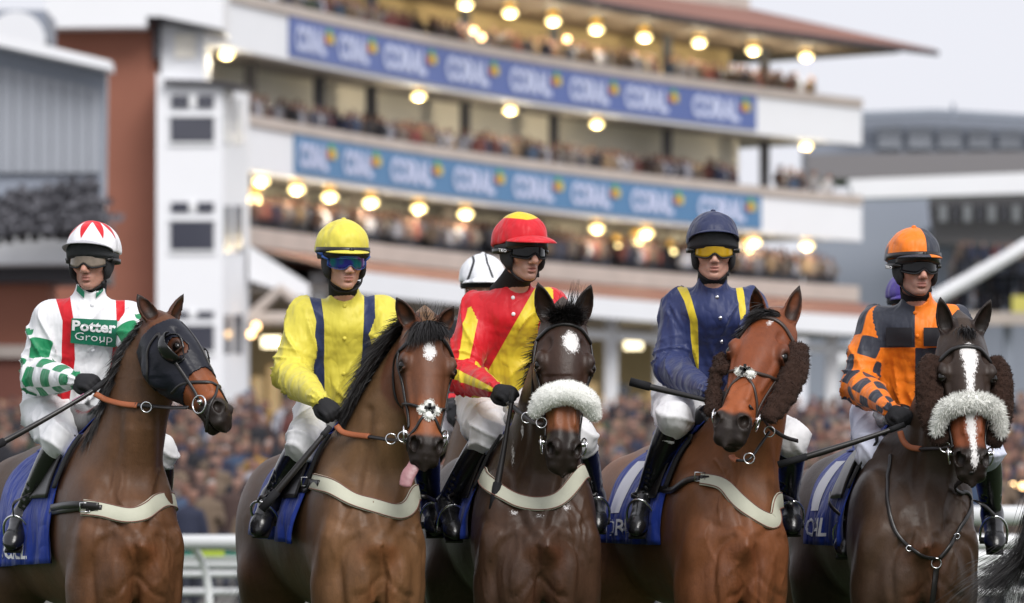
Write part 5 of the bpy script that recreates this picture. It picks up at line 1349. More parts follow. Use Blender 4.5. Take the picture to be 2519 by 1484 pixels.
JC.append(dict(key='b', label='jockey in plain yellow silks with two navy braces and a yellow cap',
    eyes=(857, 640, 22.55), face=(.30, 1, -.12), neck=(848, 735, 22.72), shl=(748, 768, 22.74), shr=(948, 766, 22.74),
    ell=(716, 920, 22.66), elr=(985, 900, 22.55), wrl=(785, 985, 22.18), wrr=(925, 985, 22.26), hdl=(835, 1030, 22.06), hdr=(895, 1010, 22.14),
    hip=(850, 1035, 22.86), knl=(748, 1092, 22.35), knr=(1040, 1080, 22.50), anl=(672, 1218, 22.62), anr=(1060, 1230, 22.85), tol=(636, 1300, 22.50), tor=(1070, 1300, 22.7),
    mat=cloth_mat('silks_yellow_navy', YEL, (NAVYD,)), seed=3, puff=1.14, tw=1.05,
    pat=[both(stripe([(700, 748, 782), (716, 757, 788), (790, 778, 797), (865, 771, 798), (960, 773, 798), (1010, 774, 799)]), stripe([(700, 893, 920), (730, 896, 922), (790, 895, 923), (865, 891, 919), (1010, 880, 908)]))],
    capmat=cloth_mat('cap_yellow', YEL), peak=PK(out=.030, lift=.006, z=.028, half=1.1, front=.012), capband=(.045, .99),
    gog='shield', lens=lens_irid(), framemat=plain('blue_goggle_frame', (.03, .09, .35), .35), gz=-.006, strap=(.012, 0, .03), strapmat=plain('blue_goggle_arm', (.03, .09, .35), .35), strapw=.014, loose=True, browmat=M['foam']))
def rs_sash(px, py, arm, u, an, V):
    d = (px-(1303-(py-731)*.568))*.002; d2 = (1015-py+ (px-1200)*-.9)*.002
    sl = (np.cos(an*3+.9)-.45)*.02
    return np.where(arm > 0, np.where(u > .03, sl, -.01), np.minimum(d, .1))
JC.append(dict(key='c', label='jockey in red and yellow silks with open mouth, face turned right under a red cap',
    eyes=(1306, 618, 22.55), face=(.52, 1, -.04), neck=(1262, 708, 22.70), shl=(1168, 752, 22.76), shr=(1352, 742, 22.72),
    ell=(1142, 925, 22.62), elr=(1400, 890, 22.55), wrl=(1218, 960, 22.22), wrr=(1330, 975, 22.28), hdl=(1262, 972, 22.10), hdr=(1300, 985, 22.16),
    hip=(1240, 1008, 22.86), knl=(1202, 1072, 22.36), knr=(1428, 1080, 22.45), anl=(1098, 1240, 22.60), anr=(1462, 1220, 22.80), tol=(1118, 1310, 22.42), tor=(1470, 1290, 22.64),
    mat=cloth_mat('silks_red_yellow', RED, (YEL2,)), seed=5, puff=1.05, pat=[rs_sash], mouth=.0065,
    capmat=cloth_mat('cap_red_yellow', RED, (YEL2,)), cappat=[lambda s, f, z, px, py: np.minimum((z-.128-.16*np.abs(s+.02)), 1)*.5],
    peakpat=[lambda s, f, z, px, py: s*0-1], peak=PK(out=.075, lift=.016, z=.038, half=1.15, front=.030), button=False, browmat=M['leather'],
    gog='dark', lens=lens_dark, strap=(.002, 0, -.004)))
JC.append(dict(key='d', label='jockey in navy silks with yellow braces, yellow goggles and a plain navy cap',
    eyes=(1757, 616, 22.55), face=(.02, 1, -.05), neck=(1752, 705, 22.68), shl=(1668, 745, 22.76), shr=(1846, 742, 22.74),
    ell=(1650, 905, 22.68), elr=(1880, 880, 22.55), wrl=(1745, 965, 22.16), wrr=(1860, 985, 22.26), hdl=(1795, 1000, 22.05), hdr=(1835, 1010, 22.14),
    hip=(1728, 1005, 22.88), knl=(1660, 1030, 22.30), knr=(1948, 1082, 22.46), anl=(1588, 1222, 22.55), anr=(1938, 1232, 22.86), tol=(1566, 1300, 22.36), tor=(1950, 1296, 22.72),
    mat=cloth_mat('silks_navy_yellow', (.021, .032, .112), (YEL2,)), seed=7, puff=1.08,
    pat=[both(stripe([(690, 1655, 1684), (716, 1670, 1694), (740, 1682, 1702), (790, 1696, 1716), (865, 1702, 1719), (905, 1713, 1719), (925, 1717, 1718)]), stripe([(690, 1806, 1822), (716, 1812, 1830), (760, 1818, 1835), (800, 1823, 1836), (830, 1820, 1828)]), stripe([(950, 1700, 1702), (958, 1696, 1712), (1000, 1688, 1728)]))],
    capmat=cloth_mat('cap_navy', (.018, .025, .075)), peak=PK(out=.046, lift=.052, z=.026, half=1.3, front=.008), cutz=.03,
    gog='dark', lens=lens_yel, strap=(.002, 0, -.006)))
def quart(px, py, arm, u, an, V):
    d = -(px-2251)*(py-856)*.0001; ck = np.sin(u*PI/.088+.5)*np.sin(an*2.5+.6)*.02
    d = np.where(np.abs(d) < 1e-9, 1e-9, d)
    patch = np.minimum(np.minimum(px-2178, 2243-px), np.minimum(py-806, 852-py))*.002
    return np.where(arm > 0, ck, -d*0+np.where((px < 2251) == (py < 856), 1, -1)*np.minimum(np.abs(px-2251), np.abs(py-856))*.002)
JC.append(dict(key='e', label='jockey in orange and charcoal quartered silks with checked sleeves',
    eyes=(2266, 655, 22.55), face=(.28, 1, -.04), neck=(2256, 745, 22.70), shl=(2148, 790, 22.76), shr=(2350, 785, 22.74),
    ell=(2112, 945, 22.70), elr=(2395, 920, 22.55), wrl=(2192, 1010, 22.20), wrr=(2330, 1020, 22.26), hdl=(2232, 1030, 22.08), hdr=(2300, 1035, 22.14),
    hip=(2215, 1045, 22.88), knl=(2150, 1118, 22.36), knr=(2425, 1110, 22.45), anl=(2094, 1262, 22.60), anr=(2440, 1262, 22.80), tol=(2076, 1352, 22.42), tor=(2448, 1340, 22.62),
    mat=cloth_mat('silks_orange_black', ORG, (CHAR,)), seed=9, puff=1.10, tw=1.03, pat=[quart], brmat=M['breeches_blue'],
    capmat=cloth_mat('cap_orange_black', ORG, (CHAR,)), cappat=[lambda s, f, z, px, py: np.where(f > -.03, s-.012, -.02-s*.2)],
    peakpat=[lambda s, f, z, px, py: .02-s], peak=PK(out=.034, lift=.010, z=.030, half=1.15, front=.012), capband=(.050, .99), browmat=M['leather'],
    gog='dark', lens=lens_dark, strap=(.004, 0, -.006), skin='skin2'))
for c, (fw, jw, ns) in zip(JC, ((.95, .95, .003), (1.04, .92, -.004), (.92, 1.0, .006), (1.0, 1.12, -.002), (1.0, 1.10, .002))): c.update(fw=fw, jaw=jw, nose=ns, stubble={'a': .3, 'b': .05, 'c': .55, 'd': .15, 'e': .7}[c['key']])
JS = [make_jockey(c) for c in JC]
def hit(b, px, py, Y=22.0, off=0.0):
    "point of a thing's skin seen at a photo position"
    d = nrm(np.array([(px-CX)/FPX, 1, -(py-HY)/FPX]))
    q, n, i, t = b.ray_cast(Vector((0, 0, CAM_H)), Vector(d))
    if q is None: q, n, i, t = b.find_nearest(Vector(W(px, py, Y)))
    n = np.array(n)
    if n.dot(d) > 0: n = -n
    return np.array(q)+n*off
def decal(name, b, uvV, F, cor, mat, parent, off=.003, n=9, m=6):
    "flat print stretched smoothly over a creased cloth; cor: photo positions of the corners (u,v) = 00, 10, 11, 01"
    cor = np.array(cor, float); cam0 = np.array([0, 0, CAM_H]); Yf = np.median([hit(b, *c)[1] for c in cor])
    bil = lambda u, v: cor[0]*(1-u)*(1-v)+cor[1]*u*(1-v)+cor[2]*u*v+cor[3]*(1-u)*v
    D = np.zeros((n, m))
    for i in range(n):
        for j in range(m):
            p = bil(i/(n-1), j/(m-1)); D[i, j] = hit(b, p[0], p[1], Yf)[1]
    md = np.median(D); D = np.clip(D, md-.09, md+.09)
    for _ in range(2):                                # taut: rest on the crests of the creases
        P_ = np.pad(D, 1, mode='edge'); avg = (P_[:-2, 1:-1]+P_[2:, 1:-1]+P_[1:-1, :-2]+P_[1:-1, 2:]+2*D)/6; D = np.minimum(D, avg)
    P_ = np.pad(D, 1, mode='edge'); D = np.minimum((P_[:-2, 1:-1]+P_[2:, 1:-1]+P_[1:-1, :-2]+P_[1:-1, 2:]+4*D)/8, D+.002)
    V = []
    for u, v in uvV:
        p = bil(u, v); x = min(max(u, 0), 1)*(n-1); y = min(max(v, 0), 1)*(m-1); i = min(int(x), n-2); j = min(int(y), m-2); x -= i; y -= j
        Y = D[i, j]*(1-x)*(1-y)+D[i+1, j]*x*(1-y)+D[i+1, j+1]*x*y+D[i, j+1]*(1-x)*y-off
        V.append(W(p[0], p[1], Y))
    return obj(name, V, F, mat, parent, True)
def patch_grid(n, m):
    V = [(i/(n-1), j/(m-1)) for j in range(m) for i in range(n)]
    return np.array(V), [(j*n+i, j*n+i+1, (j+1)*n+i+1, (j+1)*n+i) for j in range(m-1) for i in range(n-1)]

# ------------------------------------------------------------------ saddlery
def shell(H, mask, off, name, mat, parent, th=.003):
    "fitted cover over the masked part of the skin"
    V, F = H.V, H.Fc; N = vnormals(V, F); keep = mask[F].all(1); f = F[keep]
    used = np.unique(f); mp = np.full(len(V), -1); mp[used] = np.arange(len(used))
    O_ = np.asarray(off)*np.ones(len(V)); A = V[used]+N[used]*O_[used][:, None]; f = mp[f]
    e = np.concatenate([f[:, [0, 1]], f[:, [1, 2]], f[:, [2, 3]], f[:, [3, 0]]]); key = e[:, 0].astype(np.int64)*10**7+e[:, 1]; rk = e[:, 1].astype(np.int64)*10**7+e[:, 0]
    b = e[~np.isin(key, rk)]; n = len(A)
    B = V[used]+N[used]*(O_[used]-th)[:, None]
    Fr = np.stack([b[:, 1], b[:, 0], b[:, 0]+n, b[:, 1]+n], 1)
    return obj(name, np.concatenate([A, B]), np.concatenate([f, Fr]), mat, parent)
def side_x(H, b, side, a, z):
    "how far out the skin lies at forward a, height z (local)"
    o = H.tw(np.array([side*.9, -a, z])); d = H.tw(np.array([0., -a, z]))-o
    q, n, i, t = b.ray_cast(Vector(o), Vector(nrm(d)), .9)
    return side*max(H.tl(np.array(q))[0]*side, .0) if q is not None else 0.0
def make_cloth(H, spec):
    e = empty('saddle_cloth', H.O+np.array([0, .0, 1.0]), spec['label'], 'saddle cloth', 'racecourse saddle cloths')
    out = []
    for side in (-1, 1):
        af, ab = spec.get('front', -.02), spec.get('back', -.82); zb = spec.get('zb', (1.0, .95)); n, m = 34, 24
        G = np.zeros((m, n, 3)); rs = spec.get('seed', 1)
        for i in range(n):
            t = i/(n-1); a = af+(ab-af)*t; z0 = 1.64; zl = zb[0]+(zb[1]-zb[0])*t; x = .03; prev = 0
            for j in range(m):
                s_ = j/(m-1); z = z0+(zl-z0)*s_; sx = abs(side_x(H, H.bvh, side, a-.05*s_, z)) if z < 1.60 else .05+.5*(1.64-z)
                x = max(sx, x*.995)
                hang = sstep(s_, .5, 1.0)
                fo = .016*hang*math.sin(a*34+rs+2*math.sin(a*9))+.008*hang*math.sin(a*71+rs)+.02*hang*spec.get('flare', .6)
                G[j, i] = (side*(x+.014+fo+.004*math.sin(z*17+a*13)), -(a-.05*s_), z)
        out.append(G)
        Gw = H.tw(G.reshape(-1, 3)).reshape(G.shape); mb = MB(); mb.slab(Gw if side < 0 else Gw[:, ::-1], .004); pn = mb.build('cloth_panel', M['cloth_blue'], e)
        b = bvh_of(np.concatenate(mb.V), mb.F)
        def at_(a, z, off=.004):
            o = H.tw(np.array([side*1.0, -a, z])); d = nrm(H.tw(np.array([0., -a, z]))-o); q, nn, i_, t_ = b.ray_cast(Vector(o), Vector(d), 1.2)
            if q is None: q, nn, i_, t_ = b.find_nearest(Vector(H.tw(np.array([side*.32, -a, z]))))
            return np.array(q)-d*off
        for (s_, a0, z0, a1, z1, bold) in spec.get('text', []) if side < 0 else []:
            V, F = text_mesh(s_, bold, 1.0); uv = quad_uv(V, (0, 0, 1, 1))
            obj('lettering', [at_(a0+(a1-a0)*u, z0+(z1-z0)*v+spec.get('tilt', 0)*u) for u, v in uv], F, M['cloth_white'], pn)
        for (a0, z0, a1, z1) in spec.get('block', []) if side < 0 else []:
            uv, F = patch_grid(8, 10); obj('number_panel', [at_(a0+(a1-a0)*u, z0+(z1-z0)*v, .003) for u, v in uv], F, M['cloth_white'], pn)
    # ridge over the back
    mb = MB(); rows = []
    for i in range(20):
        a = spec.get('front', -.02)+(spec.get('back', -.82)-spec.get('front', -.02))*i/19
        rows.append([H.tw(np.array([x, -a, 0])) for x in np.linspace(-.10, .10, 7)])
    R_ = np.array(rows)
    for i in range(20):
        for j in range(7):
            p = R_[i, j]; q, nn, i_, t_ = H.bvh.ray_cast(Vector((p[0], p[1], 2.5)), Vector((0, 0, -1))); R_[i, j, 2] = (q[2] if q is not None else 1.6)+.012
    mb.slab(R_, -.004); mb.build('cloth_top', M['cloth_blue'], e)
    # saddle
    sd = empty('saddle', H.tw(np.array([0, .35, 1.62])), spec['slabel'], 'saddle', 'racing saddles')
    v = Vol(axis(-.34, .34, .011), axis(-.08, .72, .013), axis(1.10, 1.80, .011))
    v.chain([(0, .08, 1.655), (0, .24, 1.635), (0, .42, 1.64), (0, .54, 1.69)], [.075, .085, .10, .07], .03)
    V, F = v.mesh(1); obj('seat', H.tw(V), F, M['boot'], sd)
    for side in (-1, 1):
        rows = []
        for j in range(14):
            s_ = j/13; z = 1.60-.26*s_; row = []
            for i in range(10):
                a = -.04-.06*s_-(.32-.10*s_)*i/9; x = abs(side_x(H, H.bvh, side, a, z)); row.append(H.tw(np.array([side*(max(x, .1)+.030), -a, z])))
            rows.append(row)
        rows = np.array(rows); mb = MB(); mb.slab(rows if side < 0 else rows[:, ::-1], .006); mb.build('flap', M['leather'], sd)
        rows = []
        for j in range(16):                            # pad showing in front of the flap
            s_ = j/15; z = 1.60-spec.get('padlen', .22)*s_
            rows.append([H.tw(np.array([side*(max(abs(side_x(H, H.bvh, side, a, z)), .1)+.022), -a, z])) for a in (.065-.09*s_, .05-.09*s_, .035-.09*s_, .02-.09*s_)])
        rows = np.array(rows); mb = MB(); mb.slab(rows if side < 0 else rows[:, ::-1], .008); mb.build('pad', spec.get('padmat', M['foam']), sd)
    return e
def stirrup(G, H, side):
    c = G.pts['tol' if side < 0 else 'tor']; b = G.pts['anl' if side < 0 else 'anr']; fd = nrm(c-b); p = b*.40+c*.60
    e = empty('stirrup', p, 'steel stirrup around the boot of the %s' % G.J['who'] if side < 0 else 'steel stirrup on the far side boot of the %s' % G.J['who'], 'stirrup', 'stirrups')
    up = orth(fd, (0, 0, 1)); sd = np.cross(fd, up); mb = MB()
    arc = [p+sd*.056*math.cos(t)+up*(.085*math.sin(t)-.005) for t in np.linspace(0, PI, 15)]
    low_ = p-up*.045
    mb.tube([low_+sd*.056]+arc+[low_-sd*.056], .0055, 8); mb.build('iron', M['steel'], e)
    mb = MB(); mb.box(low_, (.058, .016, .006), ax=np.stack([sd, fd, up])); mb.build('tread', M['leather'], e, False)
    top = H.tw(np.array([side*.26, .28, 1.36])); q = p+up*.085
    mid = q*.45+top*.55+np.array([side*.03, -.06, 0]); mb = MB(); strap(mb, [q, mid, top], .018, .003, n=20, nh=(side, -.6, 0)); mb.build('stirrup_leather', M['leather'], e)
def whip(G, pts, rad, label, handle=True):
    P = [W(*p) for p in pts]; e = empty('whip', P[0], label, 'whip', 'whips held by the jockeys')
    C = catmull(P, 24); r = np.interp(np.linspace(0, 1, 24), np.linspace(0, 1, len(rad)), rad)
    mb = MB(); mb.tube(C, r, 10); mb.build('shaft', M['leather'], e)
    if handle:
        mb = MB(); mb.tube(C[:4], r[:4]*1.25, 10); mb.build('grip', M['foam'], e)
        d = nrm(C[-1]-C[-5]); mb = MB(); mb.tube([C[-6], C[-1]+d*.005], [r[-1]*1.25]*2, 10); mb.build('tip', M['black'], e)
def rein(mb, pts, w=.016, th=.004, nh=(0, -1, .4)): strap(mb, [W(*p) for p in pts], w, th, nh=nh)
def fleece_tube(H, pts, rad, label_name, mat, parent, tuft=.012, n=900, seed=1, flat=1.0, side=None, hair=.004, rough_=1.0):
    pts = np.array(pts); lo = pts.min(0)-max(rad)*1.6; hi = pts.max(0)+max(rad)*1.6
    v = Vol(*[axis(lo[i], hi[i], .0048) for i in range(3)])
    v.chain(pts, rad, .01, 14, side=side, ratio=flat)
    v.put(lambda X, Y, Z: rough_*(.0022*wob(X, Y, Z, 120, seed)+.0018*wob(X, Y, Z, 230, seed+1)), lo, hi, op='d', k=0, pad=0)
    V, F = v.mesh(1); o = obj(label_name, V, F, mat, parent)
    rs = np.random.RandomState(seed); N = vnormals(V, F); idx = rs.randint(0, len(V), n)
    mb = MB(); hairs(mb, V[idx]-N[idx]*.003, N[idx]+rs.randn(n, 3)*.25-np.array([0, 0, .2]), [tuft*(.6+.8*rs.rand()) for _ in idx], hair, .3, 2, .25, rs)
    tag(mb.build('fleece_tufts', mat, o), kind='stuff'); return o
def bridle(H, K):
    e = empty('bridle', H.hw(0, 0, .1), K['label'], 'bridle', 'bridles'); bt = K.get('bt', .055); L_ = K.get('mat', M['leather'])
    def st(name, pts, w=.016, off=.003, th=.004):
        mb = MB(); strap(mb, [H.hw(*p) for p in pts], w, th, H.bvh, off); return mb.build(name, L_, e)
    ho = K.get('hood', 0)
    if not ho: st('browband', [(-.100, -.01, bt+.045), (-.088, .045, bt+.015), (-.05, .08, bt), (0, .09, bt-.004), (.05, .08, bt), (.088, .045, bt+.015), (.100, -.01, bt+.045)], .017, .004, .006)
    by = K.get('bit', .485)
    for q in (-1, 1):
        st('cheekpiece', [(q*.10, -.012, bt+.04), (q*.12, -.015, .16), (q*.115, -.012, .26), (q*.09, -.015, .36), (q*.075, -.02, .44), (q*.07, -.025, by-.03)], .013, .003+ho)
        st('throat_strap', [(q*.10, -.012, bt+.04), (q*.10, -.08, .12), (q*.075, -.15, .20), (q*.03, -.20, .25)], .011, .003+ho)
        c = H.hw(q*.079, -.030, by); mb = MB(); mb.torus(c, .036, .0036, (nrm(H.hw(0, 0, 1)-H.hw(0, 0, 0)), nrm(H.R @ (H.n+H.s*q*.25)))); mb.build('bit_ring', M['steel'], e)
        mb = MB(); mb.tube([H.hw(q*.055, -.028, by-.005), H.hw(q*.088, -.018, by-.008)], .010, 10); mb.build('bit', M['steel'], e)
    nbk = K.get('nose')
    if nbk == 'cross':
        t0 = K.get('nt', .40)
        for q in (-1, 1):
            st('noseband', [(0, .065, t0), (q*.045, .05, t0-.015), (q*.078, .005, t0-.045), (q*.085, -.05, t0-.075), (q*.06, -.13, t0-.09)], .014)
            st('noseband', [(0, .065, t0), (q*.035, .05, t0+.045), (q*.062, .0, t0+.10), (q*.055, -.05, t0+.14), (q*.02, -.08, t0+.15)], .012)
    elif nbk == 'plain':
        t0 = K.get('nt', .36); st('noseband', [(-.07, -.09, t0+.02), (-.082, -.02, t0), (-.06, .05, t0), (0, .07, t0), (.06, .05, t0), (.082, -.02, t0), (.07, -.09, t0+.02)], .018)
    return e
WHO = ['jockey in white and green silks', 'jockey in yellow silks', 'jockey in red and yellow silks', 'jockey in navy silks', 'jockey in orange silks']
for G, w in zip(JS, WHO): G.J['who'] = w
CL = ['blue saddle cloth with white letters under the hooded horse\'s saddle', 'plain blue saddle cloth on the horse with its tongue out', 'dark blue saddle cloth on the horse with a round sheepskin noseband',
      'blue saddle cloth with white lettering on the bright bay horse', 'blue saddle cloth with white number panel on the nearly black horse']
SL = ['black racing saddle under the jockey in white and green', 'black racing saddle under the jockey in yellow', 'black racing saddle under the jockey in red and yellow', 'black racing saddle under the jockey in navy', 'black racing saddle under the jockey in orange']
CS = [dict(text=[('CORAL', -.72, 1.085, -.30, 1.165, .02)], zb=(1.07, 1.05), flare=.9), dict(zb=(1.15, 1.19), seed=4, flare=1.2), dict(zb=(1.17, 1.18), seed=2, flare=.7),
      dict(text=[('CORAL', -.76, 1.185, -.34, 1.255, .02)], block=[(-.72, 1.28, -.55, 1.50)], zb=(1.145, 1.155), seed=6, flare=.8), dict(text=[('CORAL', -.76, 1.18, -.34, 1.26, .02)], block=[(-.72, 1.29, -.54, 1.50)], zb=(1.14, 1.15), seed=8, flare=.6)]
for H, c, l, s_ in zip(HS, CS, CL, SL):
    c['label'] = l; c['slabel'] = s_; make_cloth(H, c)
for G, H in zip(JS, HS):
    stirrup(G, H, -1); stirrup(G, H, 1)
H1, H2, H3, H4, H5 = HS; J1, J2, J3, J4, J5 = JS
ALLB = [H.bvh for H in HS]
def rein(mb, pts, w=.016, th=.004, nh=(0, -1, .4)):
    P = []
    for x, y, Y in pts:
        p = W(x, y, Y); d = nrm(p-np.array([0, 0, CAM_H]))
        for b in ALLB:
            q, n, i, t = b.ray_cast(Vector((0, 0, CAM_H)), Vector(d), 24)
            if q is not None and q[1]-.012 < p[1] and Y-q[1] < .5: p = np.array(q)-d*.014
        P.append(p)
    strap(mb, P, w, th, nh=nh)
def rein_thing(label, blk, tan, w=.017, ring=None):
    e = empty('rein', W(*blk[0]), label, 'rein', 'reins')
    mb = MB(); rein(mb, blk, w); mb.build('leather_strap', M['leather'], e)
    if tan: mb = MB(); rein(mb, tan, w*1.5, .006); mb.build('rubber_grip', M['rubber_tan'], e)
    for (x, y, Y) in (ring or []):
        mb = MB(); mb.torus(W(x, y, Y), .021, .003, (np.array([1, 0, 0.]), np.array([0, 0, 1.]))); mb.build('ring', M['steel'], e)
# --- hooded horse
hc = H1.hl(H1.tl(H1.V)); eyeR = [np.sqrt(((hc[:, 0]-q*.112)/1.0)**2*.3+(hc[:, 1]-.028)**2+(hc[:, 2]-.203)**2) for q in (-1, 1)]
ed = .345-.35*np.maximum(-hc[:, 1], 0)*0-.05*np.abs(hc[:, 0])*0+.012*np.sin(hc[:, 0]*40)
mask = (hc[:, 2] > .035) & (hc[:, 2] < ed+.10*np.clip(-hc[:, 1]/.15, 0, 1)) & (np.abs(hc[:, 0]) < .135) & (hc[:, 1] > np.interp(hc[:, 2], HT, HBk)-.004) & (hc[:, 1] < .12)
for r_ in eyeR: mask &= ~((r_ < .040) & (np.abs(hc[:, 0]) > .06))
he_ = empty('hood', H1.hw(0, .05, .15), 'shiny black blinker hood with round eye cups on the leftmost horse', 'hood')
M['hood'] = plain('black_nylon_hood', (.007, .008, .015), .42, bmp=.7, bscale=30, spec=.3)
cov = shell(H1, mask, .0055, 'hood_cover', M['hood'], he_, .005)
mb = MB(); strap(mb, [H1.hw(0, .09, t) for t in np.linspace(.05, .33, 7)], .007, .002, H1.bvh, .006); mb.build('seam', M['leather'], he_)
for q in (-1, 1):
    c = H1.hp(q*.100, .020, .200); rows = []
    for i in range(9):
        ph = (i/8)*PI*.5; row = []
        for j in range(19):
            th = PI*(.42+1.10*j/18)           # back half: towards the cheek and ears
            R_ = .064*math.sin(ph)+.0005; k = .074*math.cos(ph)
            row.append(H1.tw(c+(H1.s*q*(k*.9+.012))*1.0+(H1.n*math.cos(th)*R_)-(H1.u*math.sin(th)*R_*1.1)))
        rows.append(row)
    mb = MB(); mb.slab(rows, .003 if q > 0 else -.003); mb.build('blinker_cup', M['boot'], he_)
    ring_ = [H1.tw(c+H1.s*q*.014+H1.n*math.cos(t)*.060+H1.u*math.sin(t)*.068) for t in np.linspace(0, 2*PI, 33)]
    P_ = [snap(H1.bvh, p, .009)[0] for p in ring_]; mb = MB(); mb.tube(P_, .0038, 6, False); mb.build('eye_ring', M['boot'], he_)
bridle(H1, dict(label='black bridle with crossed noseband over the blinker hood', nose='cross', nt=.425, hood=.006, bit=.485))
rein_thing('rein with an orange rubber grip running to the hooded horse', [(462, 1003, 21.63), (420, 1003, 21.8), (380, 1000, 21.95), (332, 996, 22.05)], [(338, 998, 22.04), (300, 994, 22.08), (262, 984, 22.10), (232, 968, 22.1)], ring=[(360, 1002, 21.95)])
whip(J1, [(262, 935, 22.12), (215, 970, 22.08), (110, 1032, 22.0), (0, 1092, 21.95), (-60, 1120, 21.9)], [.010, .009, .011, .013, .014], 'black whip with a pink banded grip held by the leftmost jockey')
w1 = bpy.data.objects['whip']
for i in range(6):
    t = i/5*.6; a = W(215-42*t-6, 970+25*t+4, 22.08); b_ = W(215-42*t-10, 970+25*t+6, 22.08); mb = MB(); mb.tube([a, b_], .0116, 10); mb.build('pink_band', plain('pink_tape', (.45, .14, .25), .6) if i == 0 else bpy.data.materials['pink_tape'], w1)
# --- star bay
bridle(H2, dict(label='black bridle with crossed noseband and woolly pad', nose='cross', nt=.405, bit=.475, bt=.075))
def wool_pad(H, t0, r, n_, label, scale=1.0):
    e = empty('noseband_pad', H.hw(0, .06, t0), label, 'noseband pad', None); mb = MB()
    rs = np.random.RandomState(4); v = None
    cs = [(0, -1), (0, 1), (-1, 0), (1, 0)] if n_ == 4 else [(-1, 0), (1, .2), (-.3, .1), (.4, 0)]
    for k, (a, b) in enumerate(cs):
        c = H.hw(a*r*.95, .066, t0+b*r*.85); c = snap(H.bvh, c, .006)[0]
        lo = c-.04; hi = c+.04; v = Vol(*[axis(lo[i], hi[i], .0045) for i in range(3)])
        v.ell(c, (r*.72, .013, r*.68)); v.put(lambda X, Y, Z: .003*wob(X, Y, Z, 190, k)+.002*wob(X, Y, Z, 300, k+1), lo, hi, op='d', k=0, pad=0)
        V, F = v.mesh(0); o = obj('wool_lobe', V, F, M['fleece_white'], e)
        m2 = MB(); a_ = rs.rand(70)*2*PI; dirs = np.stack([np.cos(a_), -.5+0*a_, np.sin(a_)], 1)
        hairs(m2, [c+d*np.array([r*.5, .008, r*.5]) for d in dirs], dirs, [.014]*70, .004, .2, 2, .3, rs); tag(m2.build('tufts', M['fleece_white'], o), kind='stuff')
    q = snap(H.bvh, H.hw(0, .07, t0), .016)[0]; ax = np.eye(3)
    mb = MB()
    for k in range(5):
        a = PI/2+k*2*PI/5; mb.box(q+np.array([math.cos(a)*.010, -.004, math.sin(a)*.010]), (.013, .003, .006), ax=np.array([[math.cos(a), 0, math.sin(a)], [0, 1, 0], [-math.sin(a), 0, math.cos(a)]]))
    tag(mb.build('leather_star', M['leather'], e, False), kind='stuff')
wool_pad(H2, .405, .027, 4, 'small white woolly pad with black leather centre on star bay\'s nose')
rein_thing('rein with orange rubber grip of the yellow jockey', [(1000, 1082, 21.66), (960, 1082, 21.85), (905, 1074, 22.02)], [(908, 1074, 22.02), (870, 1070, 22.06), (842, 1063, 22.08), (828, 1048, 22.1)], ring=[(992, 1075, 21.68), (962, 1080, 21.8)])
whip(J2, [(812, 1050, 22.0), (780, 1090, 21.98), (710, 1175, 21.96), (645, 1252, 21.95)], [.010, .013, .015, .014], 'black whip slanting down in front of the yellow jockey\'s boot')
# tongue
tp = [H2.hw(-.02, -.040, .53), H2.hw(-.035, -.035, .60), H2.hw(-.058, -.045, .645), H2.hw(-.066, -.055, .685)]
tp = np.array(tp); v = Vol(*[axis(tp.min(0)[i]-.05, tp.max(0)[i]+.05, .0045) for i in range(3)]); v.chain(tp, [.008, .0085, .0095, .008], .006, 10, side=(1, 0, 0), ratio=3.1)
V, F = v.mesh(1); tg_ = obj('tongue', V, F, M['tongue'], H2.e)
# --- dark star
bridle(H3, dict(label='black bridle of the horse with the round sheepskin noseband', bt=.035, bit=.50))
e = empty('sheepskin_noseband', H3.hw(0, .07, .35), 'thick white sheepskin roll across the dark horse\'s nose', 'noseband')
arc = [H3.hw(-.112, .022, .385), H3.hw(-.088, .055, .355), H3.hw(-.05, .080, .340), H3.hw(0, .090, .332), H3.hw(.05, .080, .340), H3.hw(.088, .055, .355), H3.hw(.112, .022, .385)]
fleece_tube(H3, arc, [.030, .044, .048, .049, .048, .044, .030], 'fleece_roll', M['fleece_white'], e, .009, 5200, 2, hair=.0022, rough_=.5)
rein_thing('black rein of the red and yellow jockey', [(1334, 1045, 21.72), (1305, 1035, 21.9), (1275, 1012, 22.02), (1250, 990, 22.08)], None, .022, [(1332, 1040, 21.72), (1296, 1028, 21.9)])
whip(J3, [(1262, 960, 22.02), (1255, 1010, 22.0), (1235, 1130, 21.98), (1212, 1252, 21.95)], [.009, .009, .013, .015], 'black whip hanging straight down beside the dark horse\'s neck')
# --- bright bay
bridle(H4, dict(label='dark brown bridle of the bright bay horse', nose='cross', nt=.33, bit=.48, bt=.045, mat=M['leather_brown']))
wool_pad(H4, .33, .022, 2, 'white fluffy pad on the bright bay\'s noseband')
def cheek_fleece(H, q, w0, label, t0=.09, t1=.45):
    e = empty('sheepskin_cheekpiece', H.hw(q*.12, 0, .25), label, 'cheekpiece', 'brown sheepskin cheekpieces')
    pts = [H.hw(q*.125, -.010, t0+.02), H.hw(q*.142, -.012, .20), H.hw(q*.136, -.030, .32), H.hw(q*.105, -.045, t1-.02)]
    fleece_tube(H, pts, [.026, .034*w0, .032*w0, .024], 'fleece_strip', M['fleece_brown'], e, .010, 2600, 5+int(q), flat=1.7, side=H.R @ (H.s*q-H.n*.25), hair=.003, rough_=1.6)
cheek_fleece(H4, 1, .95, 'thick dark brown sheepskin cheekpiece right of the bright bay\'s eye')
cheek_fleece(H4, -1, .55, 'dark brown sheepskin edge left of the bright bay\'s face', t0=.24)
